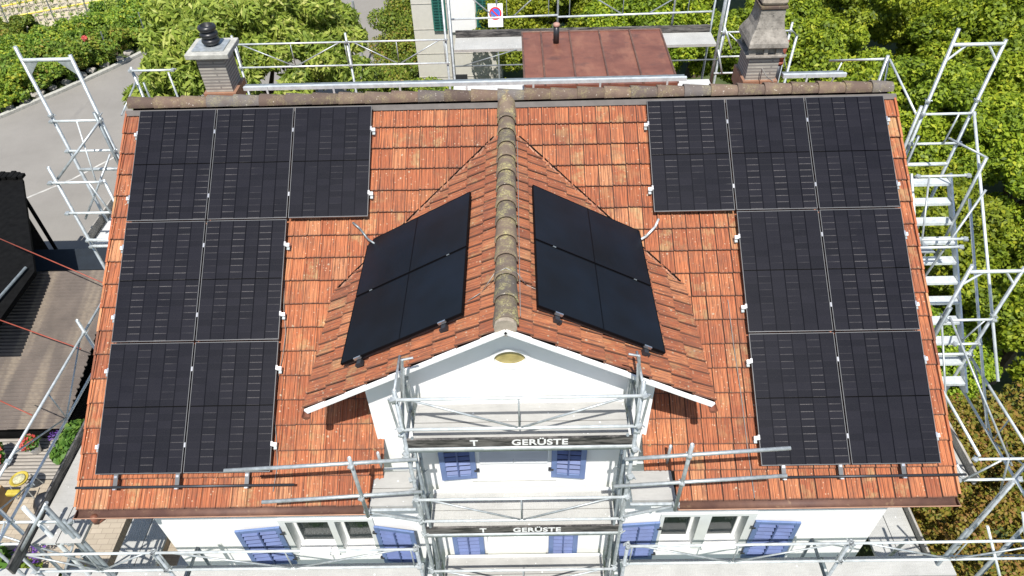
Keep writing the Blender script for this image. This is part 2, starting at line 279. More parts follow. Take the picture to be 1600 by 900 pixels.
# ------------------------------------------------------------------ mesh helpers
ORG = {}
class MB:
    def __init__(s): s.v = []; s.f = []; s.uv = None; s.mi = []
    def add(s, vs, fs, uvs=None):
        k = len(s.v); s.v += [tuple(p) for p in vs]; s.f += [tuple(i+k for i in f) for f in fs]
        if uvs is not None:
            if s.uv is None: s.uv = []
            s.uv += uvs          # per face-corner
    def box(s, a, b):
        (x0, y0, z0), (x1, y1, z1) = a, b
        s.add([(x0, y0, z0), (x1, y0, z0), (x1, y1, z0), (x0, y1, z0), (x0, y0, z1), (x1, y0, z1), (x1, y1, z1), (x0, y1, z1)],
              [(0, 3, 2, 1), (4, 5, 6, 7), (0, 1, 5, 4), (1, 2, 6, 5), (2, 3, 7, 6), (3, 0, 4, 7)]); return s
    def fbox(s, O, a, b, c, lo, hi):     # box in the frame (a, b, c) at O
        O = Vector(O); P = [O+a*x+b*y+c*z for z in (lo[2], hi[2]) for (x, y) in ((lo[0], lo[1]), (hi[0], lo[1]), (hi[0], hi[1]), (lo[0], hi[1]))]
        s.add(P, [(0, 3, 2, 1), (4, 5, 6, 7), (0, 1, 5, 4), (1, 2, 6, 5), (2, 3, 7, 6), (3, 0, 4, 7)]); return s
    def tube(s, p, q, r, n=8, r2=None, hollow=False):
        p = Vector(p); q = Vector(q); d = (q-p).normalized(); r2 = r if r2 is None else r2
        a = d.orthogonal().normalized(); b = d.cross(a)
        vs = [p+(a*cos(2*pi*i/n)+b*sin(2*pi*i/n))*r for i in range(n)]+[q+(a*cos(2*pi*i/n)+b*sin(2*pi*i/n))*r2 for i in range(n)]
        fs = [(i, (i+1) % n, (i+1) % n+n, i+n) for i in range(n)]
        if hollow:
            vs += [q+(a*cos(2*pi*i/n)+b*sin(2*pi*i/n))*r2*.72 for i in range(n)]+[q-d*r*2.5+(a*cos(2*pi*i/n)+b*sin(2*pi*i/n))*r2*.72 for i in range(n)]
            fs += [(i+n, (i+1) % n+n, (i+1) % n+2*n, i+2*n) for i in range(n)]+[(i+2*n, (i+1) % n+2*n, (i+1) % n+3*n, i+3*n) for i in range(n)]
            fs += [tuple(range(n))[::-1], tuple(3*n+i for i in range(n))]
        else: fs += [tuple(range(n))[::-1], tuple(n+i for i in range(n))]
        s.add(vs, fs); return s
    def path(s, pts, r, n=6):
        for a, b in zip(pts[:-1], pts[1:]): s.tube(a, b, r, n)
        return s
    def lathe(s, c, prof, n=20):
        vs = []; fs = []; m = len(prof)
        for (r, z) in prof:
            vs += [(c[0]+r*cos(2*pi*i/n), c[1]+r*sin(2*pi*i/n), c[2]+z) for i in range(n)]
        for j in range(m-1):
            fs += [(j*n+i, j*n+(i+1) % n, (j+1)*n+(i+1) % n, (j+1)*n+i) for i in range(n)]
        fs += [tuple(range(n))[::-1], tuple((m-1)*n+i for i in range(n))]
        s.add(vs, fs); return s
    def poly(s, pts, thick=None, d=(0, 0, -1)):    # planar polygon, extruded along d
        n = len(pts); d = Vector(d)
        if thick is None: s.add(pts, [tuple(range(n))]); return s
        vs = [Vector(p) for p in pts]+[Vector(p)+d*thick for p in pts]
        s.add(vs, [tuple(range(n)), tuple(range(2*n-1, n-1, -1))]+[(i, i+n, (i+1) % n+n, (i+1) % n) for i in range(n)]); return s
    def loft(s, secs):                             # closed loops of equal length
        n = len(secs[0]); vs = [p for q in secs for p in q]; fs = []
        for j in range(len(secs)-1): fs += [(j*n+i, j*n+(i+1) % n, (j+1)*n+(i+1) % n, (j+1)*n+i) for i in range(n)]
        fs += [tuple(range(n))[::-1], tuple((len(secs)-1)*n+i for i in range(n))]
        s.add(vs, fs); return s
    def build(s, name, mat, parent=None, smooth=False, bevel=0):
        me = bpy.data.meshes.new(name); 
        if parent is not None: o0 = ORG[parent.name]
        else:
            A = np.array(s.v); o0 = Vector((float((A[:, 0].min()+A[:, 0].max())/2), float((A[:, 1].min()+A[:, 1].max())/2), float(A[:, 2].min())))
        V = (np.array(s.v, dtype=float)-np.array(o0)).tolist()
        me.from_pydata(V, [], s.f)
        if s.uv is not None and len(s.uv) == len(me.loops):
            u = me.uv_layers.new(name='UVMap'); u.data.foreach_set('uv', np.array(s.uv, dtype=np.float32).ravel())
        if smooth: me.polygons.foreach_set('use_smooth', [True]*len(me.polygons))
        me.materials.append(mat); me.update()
        o = bpy.data.objects.new(name, me); COL.objects.link(o); ORG[o.name] = o0
        if parent is None: o.location = (o0[0], o0[1], o0[2]+ZB)
        else: o.parent = parent
        if bevel:
            m = o.modifiers.new('bevel', 'BEVEL'); m.width = bevel; m.segments = 2; m.limit_method = 'ANGLE'
        return o
def thing(name, label, cat, loc, group=None):
    o = bpy.data.objects.new(name, None); COL.objects.link(o); o.location = (loc[0], loc[1], loc[2]+ZB); o.empty_display_size = .3
    ORG[o.name] = Vector(loc); o['label'] = label; o['category'] = cat
    if group: o['group'] = group
    return o
def tag(o, label, cat, group=None):
    o['label'] = label; o['category'] = cat
    if group: o['group'] = group
    return o
def struct(o, kind='structure'): o['kind'] = kind; return o
GZ = -7.0
X_, Y_, Z_ = Vector((1, 0, 0)), Vector((0, 1, 0)), Vector((0, 0, 1))

# ------------------------------------------------------------------ roof frames
AL = 0.56827; BE = 0.503037; XR, ZR = 5.425, 2.664
OFF = .13
eV = Vector((0, cos(AL), sin(AL))); nM = Vector((0, -sin(AL), cos(AL)))
def zmain(y): return y*math.tan(AL)-OFF/cos(AL)
YR = 4.62; ZRG = zmain(YR)
PROF = [(0, .004), (.02, .019), (.11, .019), (.15, .003), (.34, .002), (.38, .010), (.45, .010), (.49, .002), (.66, .002), (.70, .010), (.77, .010), (.81, .002), (1.0, .0)]
def tile_sheet(mb, O, eu, ev, n, cols, rows, wu, wv, keep, cid=0, ext=0.0):
    """rows count upwards from O along ev, columns along eu; every tile is its own little shell"""
    O = Vector(O); P = len(PROF)
    for r in range(rows[0], rows[1]):
        for c in range(cols[0], cols[1]):
            ctr = O+eu*((c+.5)*wu)+ev*((r+.5)*wv)
            if not keep(ctr): continue
            j = random.uniform(-.002, .003); ju = random.uniform(-.002, .002); jv = random.uniform(-.004, .004); tl = random.uniform(-.003, .003)
            vs = []; xe = ext if r == 0 else 0.0
            for (f, h) in PROF:
                x = O+eu*((c+f)*wu+ju)
                vs.append(x+ev*(r*wv-.012+jv-xe)+n*(h*1.15+.021+j+tl*f))
            for (f, h) in PROF: vs.append(O+eu*((c+f)*wu+ju)+ev*((r+1)*wv+.01)+n*(h-.012+j))
            for (f, h) in PROF: vs.append(O+eu*((c+f)*wu+ju)+ev*(r*wv-.010+jv-xe)+n*(-.010))
            fs = []; uv = []
            for i in range(P-1):
                fs.append((i, i+1, P+i+1, P+i))
                a, b = PROF[i][0]*.998+.001, PROF[i+1][0]*.998+.001
                uv += [(c+a+cid, r+.002), (c+b+cid, r+.002), (c+b+cid, r+.998), (c+a+cid, r+.998)]
                fs.append((2*P+i, 2*P+i+1, i+1, i)); uv += [(c+a+cid, r+.002), (c+b+cid, r+.002), (c+b+cid, r+.03), (c+a+cid, r+.03)]
            mb.add(vs, fs, uv)

# ------------------------------------------------------------------ the house
XL, XRT, YF, YB = -.08, 11.06, .40, 8.86
BXL, BXR = 3.66, 7.21
house = thing('house', 'white plastered house with orange clay tile roof and a central cross gable, wrapped in scaffolding', 'house', (5.43, 4.6, GZ))
zd = lambda x: 2.516-.5503*abs(x-5.43)-.045
ell = [(5.45+.185*cos(a*pi/12), 1.69+.135*sin(a*pi/12)) for a in range(24)]
SW = (-3.0, -2.02)
wins = [(1.90, 2.56, -3.02, -2.03), (2.66, 3.18, -3.02, -2.03), (7.72, 8.26, -3.02, -2.03), (8.44, 9.00, -3.02, -2.03),
        (4.98, 5.92, -.40, .72), (4.98, 5.92, -3.02, -1.85)]
outer = [(XL, GZ), (XRT, GZ), (XRT, .06), (BXR, .06), (BXR, zd(BXR)), (5.43, zd(5.43)), (BXL, zd(BXL)), (BXL, .06), (XL, .06)]
loops = [outer]+[[(a, c), (a, d), (b, d), (b, c)] for (a, b, c, d) in wins]+[ell[::-1]]
tri = tessellate_polygon([[Vector((x, z, 0)) for x, z in L] for L in loops])
flat = [p for L in loops for p in L]
m = MB(); m.add([(x, YF, z) for x, z in flat], [t for t in tri])
m.build('front_wall', MT['plaster'], house)
for (a, b, c, d) in wins:       # reveals
    m = MB()
    for (p, q) in (((a, c), (a, d)), ((a, d), (b, d)), ((b, d), (b, c)), ((b, c), (a, c))):
        m.add([(p[0], YF, p[1]), (q[0], YF, q[1]), (q[0], YF+.22, q[1]), (p[0], YF+.22, p[1])], [(0, 1, 2, 3)])
    m.build('window_reveal', MT['white'], house)
m = MB()
for p, q in zip(ell, ell[1:]+ell[:1]): m.add([(p[0], YF, p[1]), (q[0], YF, q[1]), (q[0], YF+.05, q[1]), (p[0], YF+.05, p[1])], [(0, 1, 2, 3)])
m.build('oval_reveal', MT['white'], house)
m = MB()
m.add([(XL, YF, GZ), (XL, YB, GZ), (XL, YB, zmain(2*YR-YB)-.06), (XL, YR, ZRG-.08), (XL, YF, zmain(YF)-.06)], [(0, 1, 2, 3, 4)])
m.add([(XRT, YF, GZ), (XRT, YB, GZ), (XRT, YB, zmain(2*YR-YB)-.06), (XRT, YR, ZRG-.08), (XRT, YF, zmain(YF)-.06)], [(0, 1, 2, 3, 4)])
m.add([(XL, YB, GZ), (XRT, YB, GZ), (XRT, YB, .0), (XL, YB, .0)], [(0, 1, 2, 3)])
for bx in (BXL, BXR):   # cheeks of the cross gable
    m.add([(bx, YF, .06), (bx, YF, zd(bx)), (bx, (zd(bx)+.17)/math.tan(AL)+.1, zd(bx)), (bx, YF+.05, zmain(YF+.05)-.1)], [(0, 1, 2, 3)])
m.build('side_wall', MT['plaster'], house)
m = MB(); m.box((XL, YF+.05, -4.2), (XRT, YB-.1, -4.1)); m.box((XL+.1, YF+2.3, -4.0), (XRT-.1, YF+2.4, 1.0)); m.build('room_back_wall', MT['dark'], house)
# main roof tiles
m = MB(); v0 = -.385
keepf = lambda P: not (BXL+.02 < P.x < BXR-.02 and P.y < YF+.15) and not (BXR-.1 < P.x < 7.55 and P.y < .12)
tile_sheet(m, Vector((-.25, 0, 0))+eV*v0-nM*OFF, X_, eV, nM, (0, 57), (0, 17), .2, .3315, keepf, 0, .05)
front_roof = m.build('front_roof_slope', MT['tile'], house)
m = MB(); eVb = Vector((0, -cos(AL), sin(AL))); nB = Vector((0, sin(AL), cos(AL)))
Ob = Vector((-.25, 2*YR, 0))+eVb*v0-nB*OFF
tile_sheet(m, Ob, X_, eVb, nB, (0, 57), (0, 17), .2, .3315, lambda P: True, 200)
m.build('rear_roof_slope', MT['tile'], house)
# verge: stepped flange tiles on both gable edges
for (sx, x) in ((-1, -.25), (1, 11.15)):
    m = MB()
    for r in range(17):
        O = Vector((x, 0, 0))+eV*(v0+r*.3315)-nM*OFF
        a, b = sorted((0, sx*.030)); hh = random.uniform(-.004, .004)
        P = [O+X_*(a if k in (0, 3) else b)+eV*(-.02 if k < 2 else .35)+nM*(.045+hh-(.02 if k > 1 else 0)) for k in range(4)]
        Q = [p-nM*.16 for p in P]
        m.add(P+Q, [(0, 1, 2, 3), (7, 6, 5, 4), (0, 4, 5, 1), (1, 5, 6, 2), (2, 6, 7, 3), (3, 7, 4, 0)], [(r+.5+40, .3+r)]*24)
    m.build('verge_tiles', MT['tile'], house)
# sarking below the tiles
m = MB()
for (O, e, n_) in ((Vector((-.2, 0, 0))+eV*v0-nM*(OFF+.03), eV, nM), (Vector((-.2, 2*YR, 0))+eVb*v0-nB*(OFF+.03), eVb, nB)):
    for (xa, xb, va) in ((0, 11.3, .95), (0, 3.85, .0), (7.42, 11.3, .0)):
        if e is eVb and va == 0: continue
        q = (0.0 if e is eVb else va); m.fbox(O, X_, e, n_, (xa, q, -.02), (xb, 5.85, 0))
m.build('roof_boarding', MT['darkwood'], house)
# eave soffit and fascia
m = MB()
for xa, xb in ((-.2, BXL-.03), (BXR+.03, 11.1)): MB().box((xa, -.30, -.52), (xb, YF-.01, -.44)).build('eave_soffit', MT['white'], house)
MB().box((-.2, 8.9, -.52), (11.1, 9.5, -.44)).build('eave_soffit', MT['white'], house)
# gutters
def gutter(x0, x1, y, z, nm='gutter'):
    m = MB(); n = 10; r = .072
    pr = [(y+r*cos(pi+pi*i/n), z+r*sin(pi+pi*i/n)) for i in range(n+1)]
    vs = [(x0, a, b) for a, b in pr]+[(x1, a, b) for a, b in pr]
    m.add(vs, [(i, i+1, n+2+i, n+1+i) for i in range(n)])
    m.add([(x0, a, b) for a, b in pr], [tuple(range(n+1))]); m.add([(x1, a, b) for a, b in pr], [tuple(range(n+1))])
    g = m.build(nm, MT['gutter'], house, True)
    md = g.modifiers.new('s', 'SOLIDIFY'); md.thickness = .004
    mm = MB().tube((x0, y-r, z+.002), (x1, y-r, z+.002), .008); lip = mm.build('gutter_lip', MT['copper_lip'], house); 
    return g
gutter(-.27, BXL-.04, -.345, -.375); gutter(7.56, 11.16, -.345, -.375); gutter(-.27, 11.16, 9.63, -.40)
m = MB(); m.path([(-.05, -.36, -.43), (-.06, -.36, -.56), (-.02, -.22, -.64)], .045, 10); m.build('downpipe', MT['copper'], house, True)
# ridge tiles
def cap(mb, p, q, r0, r1, cid, n=10, thick=.016):
    p = Vector(p); q = Vector(q); d = (q-p).normalized(); side = d.cross(Z_).normalized(); u_ = side.cross(d)
    L = (q-p).length; rings = [(0, r0), (.03, r0*1.0), (.97, r1), (1.0, r1)]
    vs = []; 
    for (t_, r) in rings:
        for i in range(n+1):
            a = pi*1.04*i/n-.02*pi
            vs.append(p+d*(L*t_)+side*(r*cos(a))+u_*(r*sin(a)*.95))
    for i in range(n+1):
        a = pi*1.04*i/n-.02*pi; vs.append(p+side*((r0-thick)*cos(a))+u_*((r0-thick)*sin(a)*.95))
    fs = []; uv = []
    for j in range(3):
        for i in range(n): fs.append((j*(n+1)+i, j*(n+1)+i+1, (j+1)*(n+1)+i+1, (j+1)*(n+1)+i)); uv += [(cid+.5, .5)]*4
    for i in range(n): fs.append((i, 4*(n+1)+i, 4*(n+1)+i+1, i+1)); uv += [(cid+.5, .5)]*4
    mb.add(vs, fs, uv)
m = MB(); x = -.23; k = 0
while x < 11.0:
    x2 = min(x+.40, 11.12); dz = random.uniform(-.004, .004)
    cap(m, (x, YR, ZRG-.005+dz), (x2+.03, YR, ZRG-.013+dz), .121, .099, k); x += .395; k += 1
m.build('ridge_tiles', MT['ridge'], house, True)
m = MB()
for (y0_, y1_) in ((YR-.18, YR-.115),):
    m.fbox((-.27, y0_, zmain(y0_)), X_, eV, nM, (0, 0, -.01), (11.46, .09, .028))
m.fbox((-.27, 2*YR-(YR-.18), zmain(YR-.18)), X_, eVb, nB, (0, 0, -.01), (11.46, .09, .028))
m.build('ridge_flashing', plain('brown_flashing', (.10, .088, .08), .7, 0, .2), house)
# cross gable roof
y0d = .12
for sd_, nm in ((-1, 'left'), (1, 'right')):
    e_dn = Vector((sd_*cos(BE), 0, -sin(BE))); n_ = Vector((sd_*sin(BE), 0, cos(BE)))
    Lg = 2.78
    O = Vector((XR, y0d, 2.516))+e_dn*Lg; eu = Y_ if sd_ < 0 else Y_
    m = MB()
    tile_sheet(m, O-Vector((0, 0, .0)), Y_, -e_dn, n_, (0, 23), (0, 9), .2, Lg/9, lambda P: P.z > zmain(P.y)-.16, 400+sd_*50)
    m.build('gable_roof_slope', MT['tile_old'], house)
    m = MB(); m.fbox(O, Y_, -e_dn, n_, (.0, .0, -.05), (1.9, Lg, -.022))
    m.fbox(O, Y_, -e_dn, n_, (1.9, 1.0, -.05), (3.4, Lg, -.022)); m.build('roof_boarding', MT['darkwood'], house)
    # white verge board with stepped top, soffit
    m = MB(); p0 = Vector((XR, .115, 2.516-.025)); 
    m.fbox(p0+Vector((0, .0, 0)), e_dn, Y_, n_, (-.02, 0, -.052), (2.77, .045, -.012))
    for k_ in range(9):
        a = k_*Lg/9; m.fbox(p0, e_dn, Y_, n_, (a, -.028, -.045), (a+Lg/9-.004, -.002, .022-.010*(k_ % 2)))
    m.fbox(p0, e_dn, Y_, n_, (0, .047, -.050), (2.74, YF-.12, -.030))
    m.build('verge_board', MT['white'], house)
    # soffit along the eave
    m = MB(); m.fbox(O, Y_, -e_dn, n_, (.05, .02, -.09), (1.85, 1.0, -.055)); m.build('eave_soffit', MT['white'], house)
    # small eave gutter
    g = MB(); cx = O.x-sd_*.015; cz = O.z-.055; n=8; r=.05
    pr = [(cx+r*cos(pi+pi*i/n), cz+r*sin(pi+pi*i/n)) for i in range(n+1)]
    g.add([(a, .03, b) for a, b in pr]+[(a, 1.85, b) for a, b in pr], [(i, i+1, n+2+i, n+1+i) for i in range(n)])
    g.add([(a, .03, b) for a, b in pr], [tuple(range(n+1))]); g.build('eave_gutter', MT['copper'], house, True)
    # mortar strip in the valley
    pa = Vector((XR+sd_*.12, 4.10, 2.46)); pb = Vector((XR+sd_*2.4, 2.1, 1.2))
    mm = MB(); mk_ = MB(); N = 26; prev = None
    for i in range(N+1):
        t_ = i/N; x_ = XR+sd_*(.16+2.20*t_); z_ = 2.516-.5503*abs(x_-XR); y_ = (z_+OFF/cos(AL))/math.tan(AL)
        q = Vector((x_, y_, z_+.018+random.uniform(-.004, .004)))
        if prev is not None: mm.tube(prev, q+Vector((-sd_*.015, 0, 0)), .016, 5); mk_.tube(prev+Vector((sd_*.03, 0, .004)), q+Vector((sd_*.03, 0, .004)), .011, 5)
        prev = q
    mm.build('valley_mortar', MT['valley'], house); mk_.build('valley_shadow', MT['darkwood'], house)  # second tube draws the dark shadow beside the cut main-roof tiles
m = MB(); y = .10; k = 0; n_c = 13
for k in range(n_c):
    ya = .14+k*.335; yb = ya+.375
    z0 = 2.516+.010*k*.6; cap(m, (XR+.005, ya, z0+.022), (XR+.005, yb, z0+.006), .142, .118, k, 12, .02)
cap(m, (XR+.005, 4.30, 2.60), (XR+.005, 4.66, 2.80), .15, .12, 20, 12, .02); m.build('gable_ridge_tiles', MT['ridge_old'], house, True)
m = MB(); m.tube((XR, .10, 2.525), (XR, .15, 2.525), .125, 14); m.build('ridge_end_mortar', MT['mortar'], house)
# tile trims where the eave meets the cross gable
for sx, x in ((-1, BXL), (1, BXR)):
    m = MB(); m.box((x-.055, .28, -.25), (x-.015, .38, .06)) if sx < 0 else m.box((x+.015, .28, -.25), (x+.055, .38, .06))
    m.build('eave_end_board', MT['wood'], house)

# windows and shutters
def window(x0, x1, z0, z1, curtain=1, plant=False):
    f = MB(); y = YF+.16; t_ = .055
    f.box((x0, y, z0), (x0+t_, y+.05, z1)); f.box((x1-t_, y, z0), (x1, y+.05, z1)); f.box((x0+t_, y, z0), (x1-t_, y+.05, z0+t_)); f.box((x0+t_, y, z1-t_), (x1-t_, y+.05, z1))
    fr = f.build('window', MT['white'], house, bevel=.006)
    MB().box((x0+t_, y+.02, z0+t_), (x1-t_, y+.028, z1-t_)).build('pane', MT['glass'], fr)
    c = MB(); n = 26; xs = np.linspace(x0+t_, x1-t_, n)
    lo, hi = (z0+t_, z1-t_) if curtain == 1 else ((z0+t_, z0+.45*(z1-z0)) if curtain == 2 else (z0+.35*(z1-z0), z1-t_))
    vs = [(float(x), y+.12+.018*sin(i*1.9), z) for z in (lo, hi) for i, x in enumerate(xs)]
    if curtain == 3: sel = list(range(0, 7))+list(range(18, n-1))
    elif curtain == 0: sel = []
    else: sel = range(n-1)
    c.add(vs, [(i, i+1, n+i+1, n+i) for i in sel]); (c.build('curtain', MT['curtain'], fr) if curtain else None)
    if plant:
        pl = leaves_mesh('pot_plant', [((x0+x1)/2, y+.2, (z0+z1)/2-.05)], [.17], 160, .05, LEAF['plant'], fr)
    MB().box((x0+.002, YF-.05, z0-.045), (x1-.002, YF+.15, z0-.002)).build('sill', MT['white'], fr, bevel=.006)
    return fr

def leaf_arrays(centres, radii, count, size, flat=.5, aspect=1.6, shell=.55):
    """many leaf-sized kites spread through clumps"""
    C = np.array(centres, float); Rr = np.array(radii, float)
    wgt = Rr**2; wgt /= wgt.sum()
    k = rng.choice(len(C), size=count, p=wgt)
    d = rng.normal(size=(count, 3)); d /= np.linalg.norm(d, axis=1)[:, None]
    rad = Rr[k]*(shell+(1-shell)*rng.random(count)**.6)
    if Rr.ndim == 1: P = C[k]+d*rad[:, None]*np.array([1, 1, .8])
    nrm = d*.6+rng.normal(size=(count, 3))*.55+np.array([0, -.1, flat]); nrm /= np.linalg.norm(nrm, axis=1)[:, None]
    a = np.cross(nrm, rng.normal(size=(count, 3))); a /= np.linalg.norm(a, axis=1)[:, None]
    b = np.cross(nrm, a); s = size*(.6+.8*rng.random(count))[:, None]
    tip = a*s*aspect*.5; wd = b*s*.5; fold = nrm*s*.12
    V = np.stack([P-tip, P-wd*.9+fold-tip*.1, P+tip-fold, P+wd*.9+fold-tip*.1], axis=1).reshape(-1, 3)
    tint = np.clip(rng.normal(.45, .22, count)+.15*np.sin(k*2.4), 0, 1)
    return V, tint
def mesh_from_leaves(name, V, tint, mat):
    n = len(tint); me = bpy.data.meshes.new(name)
    me.vertices.add(n*4); me.vertices.foreach_set('co', V.astype(np.float32).ravel())
    me.loops.add(n*4); me.loops.foreach_set('vertex_index', np.arange(n*4, dtype=np.int32))
    me.polygons.add(n); me.polygons.foreach_set('loop_start', np.arange(0, n*4, 4, dtype=np.int32)); me.polygons.foreach_set('loop_total', np.full(n, 4, dtype=np.int32))
    at = me.attributes.new('tint', 'FLOAT', 'FACE'); at.data.foreach_set('value', tint.astype(np.float32))
    me.update(); me.validate(); me.materials.append(mat); return me
def leaves_mesh(name, centres, radii, count, size, mat, parent, flat=.5, aspect=1.6, shell=.5):
    V, t_ = leaf_arrays(centres, radii, count, size, flat, aspect, shell)
    V = V-np.array(ORG[parent.name]) if parent is not None else V
    me = mesh_from_leaves(name, V, t_, mat); o = bpy.data.objects.new(name, me); COL.objects.link(o)
    if parent is not None: o.parent = parent; ORG[o.name] = ORG[parent.name]
    return o
window(1.90, 2.56, -3.02, -2.03, 2, True); window(2.66, 3.18, -3.02, -2.03, 2, True)
window(7.72, 8.26, -3.02, -2.03, 3); window(8.44, 9.00, -3.02, -2.03, 3)
window(4.98, 5.449, -.40, .72, 0); window(5.451, 5.92, -.40, .72, 0); window(4.98, 5.449, -3.02, -1.85, 1); window(5.451, 5.92, -3.02, -1.85, 1)
m = MB(); m.add([(a, YF+.04, b) for a, b in ell], [tuple(range(24))]); m.build('attic_oval_pane', plain('amber_glass', (.34, .28, .10), .25, 0, .35, 5), house)
m = MB(); vs = [(5.45+.186*cos(a*pi/12), YF-.012, 1.69+.136*sin(a*pi/12)) for a in range(24)]+[(5.45+.24*cos(a*pi/12), YF-.012, 1.69+.185*sin(a*pi/12)) for a in range(24)]
m.add(vs, [(i, (i+1) % 24, 24+(i+1) % 24, 24+i) for i in range(24)]); m.build('oval_window_surround', MT['white'], house)
def shutter(x0, x1, z0, z1, hinge, ang):
    """louvred shutter folded back on the wall; hinge = -1 hinged at x0, +1 at x1"""
    L = x1-x0; H = z1-z0; a = R(ang)
    if hinge > 0: O = Vector((x1, YF-.035, z0)); ax = Vector((-cos(a), -sin(a), 0))
    else: O = Vector((x0, YF-.035, z0)); ax = Vector((cos(a), -sin(a), 0))
    n_ = Vector((ax.y, -ax.x, 0)); 
    if n_.y > 0: n_ = -n_
    b = .075; f = MB(); th = .035
    f.fbox(O, ax, Z_, n_, (0, 0, 0), (b, H, th)); f.fbox(O, ax, Z_, n_, (L-b, 0, 0), (L, H, th))
    f.fbox(O, ax, Z_, n_, (b, 0, 0), (L-b, b*1.3, th)); f.fbox(O, ax, Z_, n_, (b, H-b, 0), (L-b, H, th))
    sh = f.build('shutter', MT['shutter'], house, bevel=.005)
    s_ = MB(); ns = int((H-2.3*b)/.112)
    for i in range(ns):
        zc = b*1.3+(i+.5)*(H-2.3*b)/ns; u_ = (Z_*.62-n_*.78).normalized(); w_ = ax.cross(u_).normalized()
        s_.fbox(O+Z_*zc+n_*(th*.5), ax, u_, w_, (b+.001, -.030, -.004), (L-b-.001, .030, .004))
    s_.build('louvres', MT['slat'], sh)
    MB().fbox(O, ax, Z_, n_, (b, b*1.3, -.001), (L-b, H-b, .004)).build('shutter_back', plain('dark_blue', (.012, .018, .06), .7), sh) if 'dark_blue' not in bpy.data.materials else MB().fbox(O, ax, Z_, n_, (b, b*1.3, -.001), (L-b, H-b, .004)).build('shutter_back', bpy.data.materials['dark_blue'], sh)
    s2 = MB().fbox(O, ax, Z_, n_, (L/2-.012, b*1.31, th+.001), (L/2+.012, H-b-.001, th+.02)); s2.build('louvre_rod', MT['slat'], sh)
    for zz in (.18, H-.2): MB().fbox(O, ax, Z_, n_, (-.04, zz, th*.3), (.03, zz+.035, th+.012)).build('hinge', MT['blackst'], sh)
for a in ((1.12, 1.80, -3.33, -2.10, 1, 5), (3.26, 3.90, -3.33, -2.12, -1, 9), (7.02, 7.66, -3.33, -2.12, 1, 3), (9.12, 9.80, -3.33, -2.12, -1, 3),
          (4.44, 4.93, -.77, .55, 1, 4), (5.97, 6.44, -.77, .55, -1, 5), (4.44, 4.93, -3.3, -1.95, 1, 2), (5.96, 6.42, -3.3, -1.95, -1, 2)): shutter(*a)
sm_ = plain('grey_surround', (.60, .62, .61), .7, 0, .04)
for x0, x1 in ((1.80, 1.9), (2.56, 2.66), (3.18, 3.26), (7.66, 7.72), (8.26, 8.44), (9.0, 9.12)): MB().box((x0, YF-.03, -3.04), (x1, YF-.003, -2.0)).build('window_jamb', sm_, house)
for a in (1.80, 7.66): MB().box((a, YF-.035, -2.0), (a+1.46, YF-.003, -1.93)).build('window_lintel', sm_, house)
MB().box((4.85, YF-.012, -.955), (6.05, YF-.002, -.945)).build('crack_line', MT['conc'], house)

# rear dormer with the flat copper roof
m = MB()
C_ = [(5.72, 5.62, 2.42), (8.22, 5.62, 2.42), (8.40, 8.42, 2.10), (5.71, 8.42, 2.10)]
m.poly(C_, .07); rr = m.build('rear_dormer_roof', MT['copper'], house)
m = MB()
for t_ in (.135, .34, .555, .775):
    a = Vector(C_[3]).lerp(Vector(C_[2]), t_); b = Vector(C_[0]).lerp(Vector(C_[1]), t_); m.tube(a+Z_*.015, b+Z_*.015, .018, 6)
for a, b in ((C_[3], C_[2]), (C_[1], C_[2]), (C_[0], C_[3])): m.tube(Vector(a)+Z_*.005, Vector(b)+Z_*.005, .018, 6)
m.build('standing_seams', MT['gutter'], rr)
m = MB(); m.box((5.85, 5.9, .2), (8.15, 8.25, 2.06)); m.build('rear_dormer_wall', MT['plaster'], house)
m = MB().tube((6.34, 7.75, 2.16), (6.34, 7.75, 2.50), .055, 14); m.build('vent_pipe', MT['rubber'], rr, True)
m = MB().lathe((6.34, 7.75, 2.50), [(.05, 0), (.065, .01), (.06, .05), (.03, .065)], 14); m.build('vent_cap', plain('rusty_cap', (.38, .22, .17), .7), rr, True)

# chimneys: parts of the house
ch = MB(); x0, x1, ya, yb = .70, 1.12, 5.20, 5.64
def uvbox(mb, a, b, sc=1):
    (x0, y0, z0), (x1, y1, z1) = a, b
    V = [(x0, y0, z0), (x1, y0, z0), (x1, y1, z0), (x0, y1, z0), (x0, y0, z1), (x1, y0, z1), (x1, y1, z1), (x0, y1, z1)]
    fs = [(0, 1, 5, 4), (1, 2, 6, 5), (2, 3, 7, 6), (3, 0, 4, 7), (4, 5, 6, 7)]; uv = []
    for k, f in enumerate(fs):
        for i in f:
            p = V[i]; uv.append(((p[0] if k in (0, 2, 4) else p[1])*sc, (p[2] if k < 4 else p[1])*sc))
    mb.add(V, fs, uv)
uvbox(ch, (x0, ya, 1.9), (x1, yb, 3.24)); chL = ch.build('brick_chimney', MT['brick'], house)
chL['label'] = 'square pale brick chimney with concrete slab and black pot'
MB().box((x0-.11, ya-.10, 3.24), (x1+.13, yb+.06, 3.32)).build('chimney_slab', MT['conc'], chL, bevel=.012)
MB().box((x0-.02, ya+.0, 3.323), (x1+.04, yb-.05, 3.34)).build('zinc_plate', MT['zinc'], chL)
pr = [(.10, 0)]; 
for k in range(3):
    b = .01+k*.098; pr += [(.105, b), (.128, b+.018), (.138, b+.046), (.128, b+.074), (.10, b+.088)]
pr += [(.09, .296), (.085, .20)]
MB().lathe((.93, 5.42, 3.35), pr, 24).build('chimney_pot', MT['rubber'], chL, True)
m = MB(); m.box((x0-.04, ya-.05, 2.45), (x1+.05, yb+.04, 2.66)); m.build('copper_flashing', MT['copper_lip'], chL)
